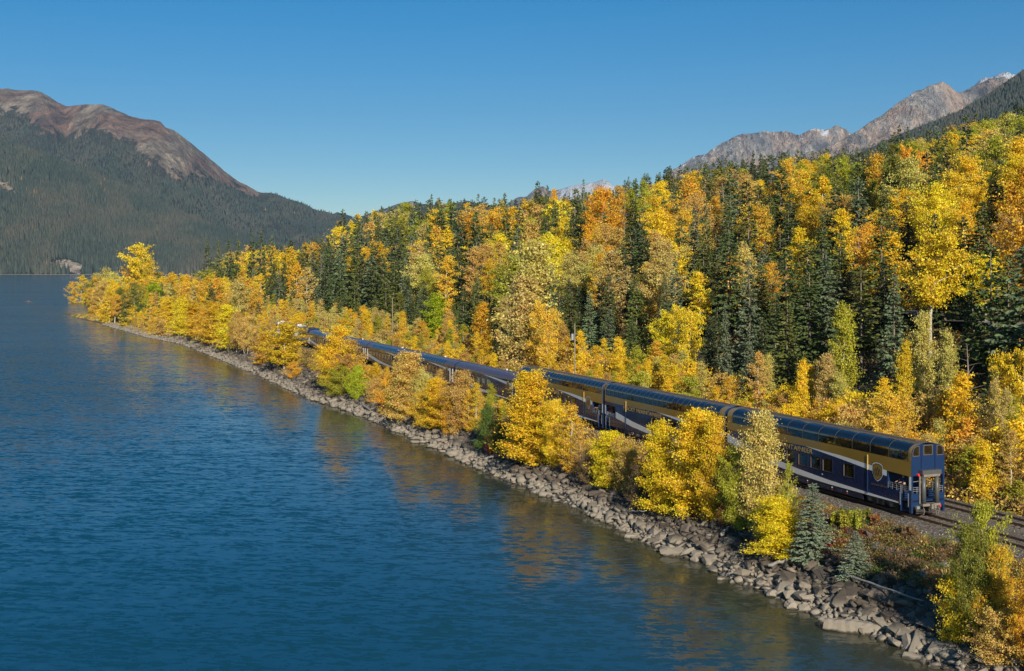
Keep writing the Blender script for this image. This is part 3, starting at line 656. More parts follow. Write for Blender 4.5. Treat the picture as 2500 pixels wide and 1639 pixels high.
    b = MB(); b.box(1.9, 1.95, -HW - .05, -HW - .012, 1.5, 1.55); b.build('marker', M['white'], t)
    # platform
    q = plat; b = MB(); b.box(min(q*PX, q*HL), max(q*PX, q*HL), -1.44, 1.44, 1.12, 1.24); b.build('platform_floor', M['blue'], t)
    b = MB(); xa, xb = sorted((q*PX, q*(HL - 1.25))); b.box(xa, xb, -HW, -HW + .05, .80, 1.78); b.box(xa, xb, HW - .05, HW, .80, 1.78); b.build('platform_side', M['navy'], t)
    for sd in (-1, 1):
        b = MB(); xa, xb = sorted((q*(HL - .26), q*HL)); ya, yb = sorted((sd*(HW - .16), sd*HW)); b.box(xa, xb, ya, yb, .30, 3.05); b.build('corner_post', M['blue'], t)
        b = MB(); xa, xb = sorted((q*(HL - .26), q*HL)); ya, yb = sorted((sd*(HW + .002), sd*(HW + .01))); b.box(xa + .02, xb - .02, ya, yb, 2.0, 3.0); b.build('corner_stripe', M['white'], t)
        b = MB(); xa, xb = sorted((q*(HL - 1.20), q*(HL - .27)))
        for j in range(4): ya, yb = sorted((sd*(HW - .06 - .22*j), sd*(HW - .30 - .22*j))); b.box(xa, xb, ya, yb, .34 + .24*j, .38 + .24*j)
        xs_, xe_ = sorted((q*(HL - 1.25), q*(HL - 1.20))); ya, yb = sorted((sd*.6, sd*HW)); b.box(xs_, xe_, ya, yb, .30, 1.75)
        b.build('steps', M['blue'], t)
        railing(t, [(q*PX, sd*(HW - .05)), (q*(HL - 1.25), sd*(HW - .05))], 1.85, 2.24, 3)
        railing(t, [(q*(HL - 1.2), sd*(HW - .12)), (q*(HL - .27), sd*(HW - .12))], 1.85, 2.18, 3, .45)
        for x in (HL - 1.22, HL - .30):
            rod(t, 'grab_rail', q*x, sd*(HW + .03), .75, 1.75, M['steel'], .022)
    x = q * HL; o1, o2 = sorted((x - q*.05, x)); b = MB(); b.box(o1, o2, -HW + .16, -.62, .75, 1.75); b.box(o1, o2, .62, HW - .16, .75, 1.75); b.build('end_gate', M['blue'], t)
    railing(t, [(x - q*.03, -HW + .17), (x - q*.03, -.62)], 1.85, 2.2, 3, .3); railing(t, [(x - q*.03, .62), (x - q*.03, HW - .17)], 1.85, 2.2, 3, .3)
    rod_ = MB(); rod_.tube([(x - q*.03, -HW + .16, 2.62), (x - q*.03, -.62, 2.66)], .025, 6); rod_.build('grab_rail', M['steel'], t)
    # gangway diaphragm: two rubber tubes, header and sill
    b = MB(); a, c = sorted((x + q*.02, x + q*.46)); b.box(a, c, -.86, .86, 3.20, 3.50, 0); b.box(a, c - .02*q, -.74, .74, 3.02, 3.20, 1); b.build('gangway_header', [M['rubber'], M['dustgrey']], t)
    for yy in (-.60, .60):
        b = MB(); b.tube([(x + q*.26, yy, 1.02), (x + q*.24, yy, 3.05)], .17, 14); b.build('gangway_tube', M['rubber'], t, True)
        b = MB(); a, c = sorted((x + q*.03, x + q*.10)); ysg = -1 if yy < 0 else 1; y_a, y_b = sorted((yy + ysg*.16, yy + ysg*.26)); b.box(a, c, y_a, y_b, 1.0, 3.2); b.build('gangway_frame', M['dustgrey'], t)
    b = MB(); a, c = sorted((x, x + q*.42)); b.box(a, c, -.80, .80, .84, 1.02); b.build('buffer_plate', M['dustgrey'], t)
    # end windows
    for y_0, y_1, arch in ((-1.36, -.84, -1), (-.36, .36, 0), (.84, 1.36, 1)):
        if arch:
            pts = [(y_0, 4.55), (y_1, 4.55)]; pts += [(y_1, 5.22), (y_0 + .30, 5.22), (y_0 + .09, 5.10), (y_0, 4.85)] if arch < 0 else [(y_1, 4.85), (y_1 - .09, 5.10), (y_1 - .30, 5.22), (y_0, 5.22)]
        else: pts = [(y_0, 4.60), (y_1, 4.60), (y_1, 5.26), (y_0, 5.26)]
        cy_, cz_ = (y_0 + y_1)/2, 4.92
        b = MB(); P1 = [(x + q*.012, cy_ + (y-cy_)*1.14, cz_ + (z-cz_)*1.12) for y, z in pts]; b.poly(P1 if q > 0 else P1[::-1])
        w = b.build('end_window', M['rib'], t); b = MB(); P2 = [(x + q*.022, y, z) for y, z in pts]; b.poly(P2 if q > 0 else P2[::-1]); b.build('pane', M['glass2'], w)
    b = MB(); a, c = sorted((x, x + q*.035))
    for yy in (-.66, .60): b.box(a, c, yy, yy + .06, 3.5, 5.38)
    b.build('door_frame', M['navy'], t)
    b = MB(); a, c = sorted((x, x + q*.02)); b.box(a, c, -.58, .58, 3.52, 4.42); b.build('end_door', M['blue'], t)
    for yy in (-.95, .95):
        b = MB(); b.tube([(x, yy, 3.14), (x + q*.14, yy, 3.14)], .10, 10); b.build('marker_light', M['red'], t)
    if q > 0:
        b = MB(); b.box(x, x + .2, -1.18, -.88, .62, .84, 0); b.box(x + .2, x + .215, -1.12, -1.0, .66, .80, 1); b.build('junction_box', [M['dustgrey'], M['teal']], t)
        b = MB(); b.tube([(x, .42, .8), (x + .28, .45, .62), (x + .34, .48, .35), (x + .30, .5, .15)], .03, 6); b.tube([(x, -.5, .8), (x + .3, -.55, .5), (x + .25, -.6, .2), (x + .05, -.7, .1)], .03, 6); b.tube([(x, .75, .85), (x + .3, .8, .55), (x + .3, .7, .25)], .035, 6); b.build('brake_hose', M['dustgrey'], t)
        b = MB(); b.box(x + .3, x + .62, -.17, .17, .66, 1.02); b.box(x + .42, x + .70, .02, .20, .70, .98); b.build('coupler_head', M['dustgrey'], t)
        b = MB(); b.tube([(x + .02, .95, .75), (x + .24, .95, .75)], .09, 8); b.build('tail_lamp', M['red'], t)
        b = MB(); b.box(x - .4, x - .35, -.8, .8, .15, .62); b.tube([(x - .2, -.9, .35), (x + .1, .9, .30)], .03, 5); b.build('brake_gear', M['iron'], t)
    underframe(t, True); return t
L = 26.42
bilevel('dome_carriage', 0, 'rearmost two level dome carriage with open rear platform and crest', 11, +1, wins=[HL - x for x in (7.5, 10.3, 12.0, 13.75, 15.5, 17.2)], text_x=-8.2)
bilevel('dome_carriage', L, 'second dome carriage from the rear with many narrow dome windows', 24, -1, wins=[HL - x for x in (8, 10, 12, 14)], text_x=-8.2)
bilevel('dome_carriage', 2 * L, 'third dome carriage from the rear half hidden by a golden tree', 24, +1, wins=[HL - x for x in (8, 10, 12, 14, 16)], text_x=-8.2)

def single(name, s_near, label, sky, wins, k):
    t = rail_frame(name, s_near + HL); tag(t, label, 'railway carriage', 'carriages of the passenger train')
    ZS, ZR = 3.30, 4.20; b = MB(); holes = [(x - .62, x + .62, 1.95, 2.85) for x in wins]; kz = .80
    for y in (-HW, HW): wall(b, -HL, HL, .80, ZS, holes, y)
    b.quad((-HL, -HW, .8), (HL, -HW, .8), (HL, HW, .8), (-HL, HW, .8)); b.build('body', [M['navy'], M['rib']], t)
    for x in wins:
        w = MB(); w.box(x - .68, x + .68, -HW - .02, -HW, 1.89, 1.95); w.box(x - .68, x + .68, -HW - .02, -HW, 2.85, 2.91); w.box(x - .68, x - .62, -HW - .02, -HW, 1.95, 2.85); w.box(x + .62, x + .68, -HW - .02, -HW, 1.95, 2.85)
        fo = w.build('window', M['navy_low'], t); w = MB(); w.quad((x - .62, -HW + .045, 1.95), (x + .62, -HW + .045, 1.95), (x + .62, -HW + .045, 2.85), (x - .62, -HW + .045, 2.85)); w.build('pane', M['green_in'] if abs(x) < 3 and not sky else M['glass2'], fo)
        w = MB(); w.quad((x - .62, HW - .045, 1.95), (x + .62, HW - .045, 1.95), (x + .62, HW - .045, 2.85), (x - .62, HW - .045, 2.85)); w.build('pane', M['glass2'], fo)
    prof = arc_profile(ZS, ZR, 8, 1.15); prof.append((-.2, ZR)); allp = prof + [(-y, z) for y, z in reversed(prof)]
    b = MB(); xs = np.linspace(-HL, HL, 41)
    for i in range(40): b.strip([(xs[i], y, z) for y, z in allp], [(xs[i+1], y, z) for y, z in allp])
    b.build('roof', M['roof_maroon'], t, True)
    b = MB()
    for x in np.arange(-HL + .6, HL, 1.27): b.strip([(x - .02, y * 1.006, z + .012) for y, z in allp], [(x + .02, y * 1.006, z + .012) for y, z in allp])
    b.build('roof_seam', M['roof_maroon'], t, True)
    for sg in (-1, 1): end_shell(t, sg, 0, 0, [(-HW, .8)] + allp + [(HW, .8)], M['navy'])
    if sky:
        cur = [(y * 1.012, z + .015) for y, z in prof[1:6]]; wd = 1.15
        w = MB(); w.strip([(-wd/2 + .04, y, z) for y, z in cur], [(wd/2 - .04, y, z) for y, z in cur]); me = w.mesh('sky_window', M['glass'], True)
        w = MB(); w.strip([(-wd/2 - .03, y * 1.005, z + .005) for y, z in cur], [(-wd/2 + .04, y * 1.005, z + .005) for y, z in cur]); w.strip([(wd/2 - .04, y * 1.005, z + .005) for y, z in cur], [(wd/2 + .03, y * 1.005, z + .005) for y, z in cur]); mf = w.mesh('sky_window_frame', M['steel'], True)
        for i in range(14):
            o = new_obj('sky_window', me, t); o.location = (-8.6 + i * 1.27, 0, 0); o2 = new_obj('frame', mf, o)
    livery(t, 0, -HL, HL - 2.0, k=.80, zoff=.45, gold=False)
    # door, grab rails, crest near the right hand end
    b = MB(); b.box(HL - 1.5, HL - .7, -HW - .02, -HW, 1.1, 3.1); d = b.build('door', M['navy_low'], t); b = MB(); b.box(HL - 1.32, HL - .88, -HW - .03, -HW - .02, 2.1, 2.85); b.build('door_window', M['glass2'], d)
    for x in (HL - 1.75, HL - .5, -HL + .6): rod(t, 'grab_rail', x, -HW - .05, 1.0, 3.0, M['white'], .035)
    for x in (HL - 1.95, HL - .42):
        b = MB(); b.box(x - .12, x + .12, -HW - .03, -HW - .018, 2.3, 2.85); b.build('notice', M['white'], t)
    shield(t, HL - 3.4, 1.75, 3.05, 1.1)
    for sg in (-1, 1):
        b = MB(); a, c = sorted((sg * HL, sg * (HL + .24))); b.box(a, c, -.75, .75, .95, 3.5); b.build('gangway', M['rubber'], t)
    b = MB(); b.tube([(3.5 + k, .25, ZR - .05), (3.5 + k, .25, ZR + .16)], .14, 10); b.build('roof_vent', M['white'], t)
    underframe(t, False); return t
single('coach', 3 * L, 'low maroon roofed coach coupled ahead of the third dome carriage', False, [-6, -4, -2, 0, 2], 1)
single('coach', 4 * L, 'single level coach with sky windows, next ahead of the plain maroon roofed coach', True, [-9, -7, -5, -3, -1, 1, 3, 5, 7], 0)
single('coach', 5 * L, 'single level coach with sky windows, partly behind orange shore trees', True, [-9, -7, -5, -3, -1, 1, 3, 5, 7], 2)
single('coach', 6 * L, 'single level coach mostly hidden behind golden shore trees', True, [-9, -7, -5, -3, -1, 1, 3, 5, 7], 0)
single('coach', 7 * L, 'front coach glimpsed between two golden trees behind the locomotives', True, [-9, -7, -5, -3, -1, 1, 3, 5, 7], 1)
def loco(s_near, label):
    t = rail_frame('locomotive', s_near + 10.5); tag(t, label, 'locomotive', 'locomotives hauling the passenger train')
    b = MB(); b.box(-10.2, 10.2, -1.5, 1.5, 1.0, 1.45); b.build('frame', M['navy'], t)
    b = MB(); b.box(-5.8, 10.0, -1.0, 1.0, 1.45, 4.25); b.box(3.6, 9.2, -1.45, 1.45, 3.3, 4.35); b.build('hood', M['navy'], t)
    b = MB(); b.box(3.6, 9.2, -1.47, -1.45, 3.5, 4.2); b.build('radiator_grille', M['goldline'], t)
    for x in (6.4, 8.2, 0.5):
        b = MB(); b.tube([(x, 0, 4.3), (x, 0, 4.5)], .55, 14); b.build('roof_fan', M['iron'], t)
    b = MB(); b.box(-8.4, -5.8, -1.5, 1.5, 1.45, 4.35); b.poly([(-8.5, -1.5, 4.352), (-5.7, -1.5, 4.352), (-5.7, 1.5, 4.352), (-8.5, 1.5, 4.352)]); b.build('cab', M['white'], t)
    b = MB(); b.box(-8.0, -6.2, -1.52, -1.5, 3.1, 3.85); b.box(-5.8, -5.78, -1.35, -.5, 3.2, 3.9); b.box(-5.8, -5.78, .5, 1.35, 3.2, 3.9); b.build('cab_window', M['dark'], t)
    b = MB(); b.box(-5.78, -5.74, -.4, .4, 3.9, 4.2); b.box(-8.42, -5.78, -1.53, -1.51, 2.6, 2.9); b.build('cab_stripe', plain('loco_gold', (.65, .45, .1), .5), t)
    b = MB(); b.box(-10.1, -8.4, -.9, .9, 1.45, 3.2); b.build('nose', M['gold'], t)
    b = MB(); b.box(-7.4, -6.7, -.5, .5, 4.355, 4.62); b.build('air_conditioner', M['white'], t)
    bo = []; bogie(t, 6.6); bogie(t, -6.6)
    for sd in (-1.42, 1.42): railing(t, [(-5.6, sd), (9.9, sd)], 1.6, 2.4, 2, 1.6)
    return t
loco(8 * L, 'trailing dark blue locomotive coupled to the coaches')
loco(8 * L + 21.4, 'lead locomotive with white cab showing above the shore trees')

# ------------------------------------------------------------------ people on the platforms
M['skin'] = plain('skin', (.50, .29, .20), .5); M['hair'] = plain('dark_hair', (.04, .025, .015), .6)
def skin_mesh(name, verts, edges, radii, mat, parent, sub=1):
    me = bpy.data.meshes.new(name); me.from_pydata(verts, edges, []); o = new_obj(name, me, parent); 
    md = o.modifiers.new('skin', 'SKIN'); me.materials.append(mat)
    for i, r in enumerate(radii): sv_ = me.skin_vertices[0].data[i]; sv_.radius = (r, r); sv_.use_root = (i == 0)
    o.modifiers.new('sub', 'SUBSURF').levels = sub; o.modifiers['sub'].render_levels = sub
    dg = bpy.context.evaluated_depsgraph_get(); m2 = bpy.data.meshes.new_from_object(o.evaluated_get(dg)); o.modifiers.clear(); o.data = m2; m2.polygons.foreach_set('use_smooth', [True] * len(m2.polygons)); 
    if not m2.materials: m2.materials.append(mat)
    return o
def person(loc, rz, label, shirt, pants, arm_out=True, hgt=1.74):
    t = empty('person', loc, rz); tag(t, label, 'person'); k = hgt / 1.74; t.scale = (k, k, k)
    # pelvis root, spine, neck, head; facing +x
    V = [(0,0,.95),(0,0,1.15),(0,0,1.38),(0.01,0,1.50),(.03,0,1.60),(.03,0,1.70),
         (0,.10,.90),(.02,.11,.50),(0,.12,.08),(.14,.13,.04),(0,-.10,.90),(.02,-.11,.50),(0,-.12,.08),(.14,-.13,.04),
         (0,.19,1.42),(0,-.19,1.42)]
    E = [(0,1),(1,2),(2,3),(3,4),(4,5),(0,6),(6,7),(7,8),(8,9),(0,10),(10,11),(11,12),(12,13),(2,14),(2,15)]
    r = [.14,.13,.14,.055,.085,.08,.09,.065,.045,.04,.09,.065,.045,.04,.065,.065]
    arms = []
    for sd, sh in ((1, 14), (-1, 15)):
        if arm_out: el, ha, hb = (.22, sd*.27, 1.20), (.46, sd*.22, 1.16), (.54, sd*.20, 1.15)
        else: el, ha, hb = (.05, sd*.28, 1.14), (.24, sd*.24, 1.02), (.31, sd*.22, 1.01)
        n0 = len(V); V += [el, ha, hb]; E += [(sh, n0), (n0, n0+1), (n0+1, n0+2)]; r += [.045, .033, .03]; arms.append((V[sh], el, ha, hb))
        for q, (dy, ln) in enumerate(((-.03, .07), (-.01, .085), (.012, .08), (.032, .06))):
            n1 = len(V); V += [(hb[0] + ln*.5, hb[1] + dy, hb[2] - .005), (hb[0] + ln, hb[1] + dy, hb[2] - .03)]; E += [(n0+2, n1), (n1, n1+1)]; r += [.010, .008]
        n1 = len(V); V += [(ha[0] + .05, ha[1] - sd*.045, ha[2]), (ha[0] + .085, ha[1] - sd*.055, ha[2] - .015)]; E += [(n0+1, n1), (n1, n1+1)]; r += [.012, .009]
    skin_mesh('body', V, E, r, M['skin'], t)
    sv2 = [(0,0,.93),(0,0,1.15),(0,0,1.36),(0,0,1.45),(0,.18,1.42),(0,-.18,1.42)]; se = [(0,1),(1,2),(2,3),(2,4),(2,5)]; sr = [.155,.15,.155,.075,.08,.08]
    for i, (sh, el, ha, hb) in enumerate(arms): sv2.append(tuple(sh[j]*.15 + el[j]*.85 for j in range(3))); se.append((4 + i, 6 + i)); sr.append(.062)
    skin_mesh('shirt', sv2, se, sr, shirt, t)
    skin_mesh('trousers', [(0,0,.93),(0,.10,.86),(.02,.11,.50),(0,.12,.12),(0,-.10,.86),(.02,-.11,.50),(0,-.12,.12)], [(0,1),(1,2),(2,3),(0,4),(4,5),(5,6)], [.15,.105,.082,.068,.105,.082,.068], pants, t)
    skin_mesh('hair', [(.0,0,1.62),(-.01,0,1.70),(.03,0,1.755)], [(0,1),(1,2)], [.088,.092,.06], M['hair'], t)
    b = MB(); b.poly([(.115, -.012, 1.63), (.135, 0, 1.62), (.115, .012, 1.63), (.11, 0, 1.67)])
    b.build('nose', M['skin'], t); b = MB()
    for sd in (-1, 1): b.tube([(.108, sd*.03, 1.665), (.116, sd*.03, 1.665)], .008, 6)
    b.tube([(.105, -.02, 1.595), (.105, .02, 1.595)], .006, 4); b.build('face_features', M['dark'], t); return t
cloth_navy = plain('navy_shirt', (.02, .04, .12), .8); cloth_white = plain('white_shirt', (.7, .7, .68), .8); cloth_red = plain('red_jacket', (.45, .05, .04), .8); denim = plain('dark_trousers', (.03, .035, .05), .85)
def on_plat(s, p, rz, *a, **k):
    x, y = xy(s, p); return person((x, y, RAIL + 1.24), RZ + rz, *a, **k)
on_plat(1.55, -.98, R(-90), 'passenger in navy shirt leaning on the side rail of the rear platform', cloth_navy, denim)
on_plat(2 * L + 1.9, -.98, R(-90), 'passenger in white shirt standing at the platform rail of the third carriage', cloth_white, denim)
on_plat(2 * L - 1.0, -.95, R(-80), 'passenger in red jacket on the platform of the second carriage', cloth_red, denim, arm_out=False)

# ------------------------------------------------------------------ riprap shore
r_ = np.random.default_rng(77)
protos = [hull_mesh('stone', 100 + k, [M['stone']], 14 + k % 4, (.55, .75, .9)[k % 3], (1.2, 1.5, 1.15, 1.8)[k % 4]) for k in range(14)]
ST = []
def scatter(s0, s1, cnt, dmax, smin, smax, pw=2.2):
    s = r_.uniform(s0, s1, cnt); ps = p_shore(s); d = r_.uniform(-.5, dmax, cnt); p = ps + d
    ok = p < -4.6; s, p, d = s[ok], p[ok], d[ok]; size = smin + (smax - smin) * r_.random(len(s)) ** pw
    X, Y = xy(s, p); Z = ground(X, Y) + size * .12
    for a in zip(X, Y, Z, size, s, d): ST.append(a)
scatter(-34, 45, 1500, 7.8, .5, 1.3, 2.2); scatter(-34, 45, 3600, 8.4, .22, .6); scatter(-34, 60, 6000, 8.6, .10, .28); scatter(45, 120, 1500, 6.6, .5, 1.4, 2.4); scatter(45, 120, 3200, 7, .25, .7); scatter(120, 460, 6500, 6.5, .45, 1.3, 2.2)
STa = np.array(ST); xd = (CX + F * STa[:, 0] / STa[:, 1]) / K; STa = STa[(xd > -50) & (xd < 2480) & (STa[:, 1] > 50)]
rot = rotmats(len(STa), r_, .38); app = STa[:, 3] / STa[:, 1]
scl = STa[:, 3][:, None] * np.stack([r_.uniform(.85, 1.35, len(STa)), r_.uniform(.7, 1.1, len(STa)), r_.uniform(.55, 1.0, len(STa))], 1)
order = np.argsort(-(app + 0)); big = order[:300]; rest = order[300:]
bank = empty('riprap_bank', (0, 0, 0)); tag(bank, 'bank of broken rock along the lake shore below the railway', None, None, 'structure')
for i in big:
    o = new_obj('stone', protos[int(r_.integers(0, 14))], bank)
    Mx = Matrix(rot[i].tolist()).to_4x4() @ Matrix.Diagonal((*scl[i].tolist(), 1)); Mx.translation = Vector(STa[i, :3]); o.matrix_world = Mx
o = new_obj('stones', joined('stones', [tri_arrays(m) for m in protos], STa[rest, :3], scl[rest], rot[rest], [M['stone']]), bank); o['kind'] = 'stuff'
def lone(name, xd, yd, size, label, seed, cat='boulder', rz=0, mat=None, zoff=.15, tilt=(0, 0)):
    u = px_u(xd); Y = F * CH / (yd * K - YH); x = u * Y; z = float(max(ground(x, Y), -.1))
    me = hull_mesh(name, seed, [mat or M['stone']], 22, .9, 1.0); o = new_obj(name, me); o.location = (x, Y, z + zoff * size[2]); o.scale = size; o.rotation_euler = (tilt[0], tilt[1], rz)
    tag(o, label, cat, 'boulders at the water line'); return o
lone('boulder', 1464, 1250, (1.25, 1.0, .8), 'rounded pale boulder standing in the water off the riprap bank', 301)
lone('boulder', 1563, 1290, (2.6, 1.5, 1.0), 'broad flat pale boulder at the water edge left of the bright yellow bush', 302, rz=-.3)
lone('boulder', 1655, 1312, (1.8, 1.2, .9), 'blocky pale boulder at the water edge right of the broad flat one', 303, rz=.4)
lone('boulder', 1800, 1385, (1.6, 1.1, .8), 'pale angular boulder at the water edge below the blue green spruce', 304, rz=.2)
lone('boulder', 965, 1030, (1.6, 1.0, .8), 'small pale boulder alone in the water below the tan shore trees', 305)
lone('boulder', 1870, 1420, (1.0, .8, .8), 'small pointed rock in the water left of the long slab', 306)
lone('boulder', 2195, 1538, (1.9, 1.3, 1.0), 'smooth tilted boulder at the water edge right of the long slab', 307, rz=-.6)
lone('boulder', 745, 930, (2.4, 1.2, .9), 'large square grey boulder jutting out at the water below the lime green bushes', 308)
def slab(xd, yd, L_, W_, H_, rz, label):
    Y = F * CH / (yd * K - YH); x = px_u(xd) * Y; r = np.random.default_rng(9); bm = bmesh.new(); n = 14
    rings = []
    for i in range(n):
        t = i / (n - 1); w = (1 - .25 * abs(2*t - 1) ** 3) * (1 + r.uniform(-.06, .06)); ring = []
        for (a, c) in ((-1, -.6), (-.9, .7), (-.3, 1.0), (.5, .95), (1, .45), (.9, -.7)): ring.append(bm.verts.new(((t - .5) * L_ + r.uniform(-.06, .06), a * W_/2 * w * (1 + r.uniform(-.07, .07)), c * H_/2 * w * (1 + r.uniform(-.1, .1)))))
        rings.append(ring)
    for i in range(n - 1):
        for j in range(6): bm.faces.new((rings[i][j], rings[i][(j+1) % 6], rings[i+1][(j+1) % 6], rings[i+1][j]))
    bm.faces.new(rings[0][::-1]); bm.faces.new(rings[-1]); me = bpy.data.meshes.new('stone_slab'); bm.to_mesh(me); bm.free(); me.materials.append(M['stone'])
    o = new_obj('stone_slab', me, None, loc=(x, Y, .28)); o.rotation_euler = (0.1, .04, rz); tag(o, label, 'rock slab')
slab(1982, 1468, 3.6, .95, .85, -.30, 'long pale beam shaped rock slab lying at the water edge')
M['log'] = plain('weathered_driftwood', (.27, .25, .22), .85, var=.25, scale=4)
def log(p0, p1, r0, r1, label, lift=.5, name='log', kink=.05, mat=None):
    a = ray_ground(*p0); c = ray_ground(*p1); A = Vector(a); B = Vector(c); A.z += lift; B.z += lift; b = MB(); n = 9; pts = []
    for i in range(n):
        q = A.lerp(B, i / (n - 1)); q.x += kink * math.sin(i * 1.9) ; q.z += kink * math.cos(i * 2.3); pts.append(tuple(q - A))
    b.tube(pts, [r0 + (r1 - r0) * i / (n - 1) for i in range(n)], 8); o = b.build(name, mat or M['log'], None, True); o.location = A; tag(o, label, 'log', 'drift logs on the bank'); return o
log((1958, 1362), (2145, 1430), .085, .05, 'long thin grey pole lying slantwise across the rocks below the small spruce', .75, kink=.03)
log((1675, 1262), (1700, 1235), .16, .1, 'short drift log wedged in the rocks under the pale green cottonwood', .4)
log((1405, 1205), (1365, 1180), .15, .1, 'bleached log stub on the rocks below the yellow shore tree', .4)
log((1455, 1212), (1500, 1214), .07, .05, 'thin white stick across the rocks beneath the golden tree', .8)
log((1950, 1297), (2020, 1300), .10, .05, 'bleached branch at the top of the rocks left of the small spruce', .4)
log((1785, 1335), (1850, 1318), .13, .09, 'slim drift log on the rocks right of the bright yellow bush', .5)
log((1125, 1080), (1165, 1068), .18, .12, 'dark weathered log on the rocks under the dark green bush', .5)
log((835, 945), (862, 962), .2, .15, 'pale split log on the rocks below the orange shore tree', .5)

# ------------------------------------------------------------------ tree models
class TB:
    """collects wood (tubes) and leaf faces for one tree model"""
    def __init__(s, seed): s.r = np.random.default_rng(seed); s.w = MB(); s.L = []
    def limb(s, a, b, r0, r1, n=5, sag=.0, seg=3):
        pts = []; A = np.array(a, float); B = np.array(b, float); ln = np.linalg.norm(B - A)
        for i in range(seg + 1):
            t = i / seg; q = A * (1 - t) + B * t; q = q + np.array([0, 0, sag * ln * math.sin(math.pi * t)]) + (s.r.normal(0, .02 * ln, 3) if 0 < i < seg else 0); pts.append(tuple(q))
        s.w.tube(pts, [r0 + (r1 - r0) * i / seg for i in range(seg + 1)], n, caps=False)
    def leaves(s, C, size, up=.4, asp=1.5, out=None):
        n = len(C); r = s.r; d = r.normal(size=(n, 3)); d /= np.linalg.norm(d, axis=1)[:, None]
        nrm = r.normal(size=(n, 3)) + np.array([0, 0, up]) + (out * .8 if out is not None else 0); nrm -= d * np.sum(nrm * d, 1)[:, None]; nrm /= np.linalg.norm(nrm, axis=1)[:, None] + 1e-9
        e = np.cross(nrm, d); sz = size * r.uniform(.6, 1.35, n)[:, None]
        a = C - d * sz * .5 * asp; b = C + e * sz * .42; c = C + d * sz * .5 * asp; f = C - e * sz * .42
        s.L.append(np.stack([a, b, c, f], 1))
    def finish(s, name, bark_m, leaf_m, split=True):
        LV = np.concatenate(s.L).reshape(-1, 3); LF = np.arange(len(LV)).reshape(-1, 4)
        leaf = np_mesh(name + '_crown', LV, LF, [leaf_m])
        wood = s.w.mesh(name + '_trunk', bark_m, True)
        if split: return wood, leaf
        wv = np.array(s.w.v, float); quads = np.array([f for f in s.w.f if len(f) == 4])
        me = np_mesh(name, np.concatenate([wv, LV]), np.concatenate([quads, LF + len(wv)]), [bark_m, leaf_m], np.concatenate([np.zeros(len(quads)), np.ones(len(LF))]))
        return me, None
def shape_cone(h): return np.clip((1 - h) ** .75 * (1 - .35 * np.exp(-h * 9)) + .05, .03, 1)
def shape_oval(h): return np.sqrt(np.clip(1 - (2 * h - .95) ** 2 / 1.05, .04, 1))
def shape_top(h): return np.clip(.45 + .7 * np.sin(np.clip(h, 0, 1) * 2.4) , .2, 1) * np.clip((1.06 - h) * 4, .25, 1)
def shape_col(h): return np.clip(.55 + .5 * np.sin(h * 3.0), .1, 1) * np.clip((1.03 - h) * 3, .12, 1)
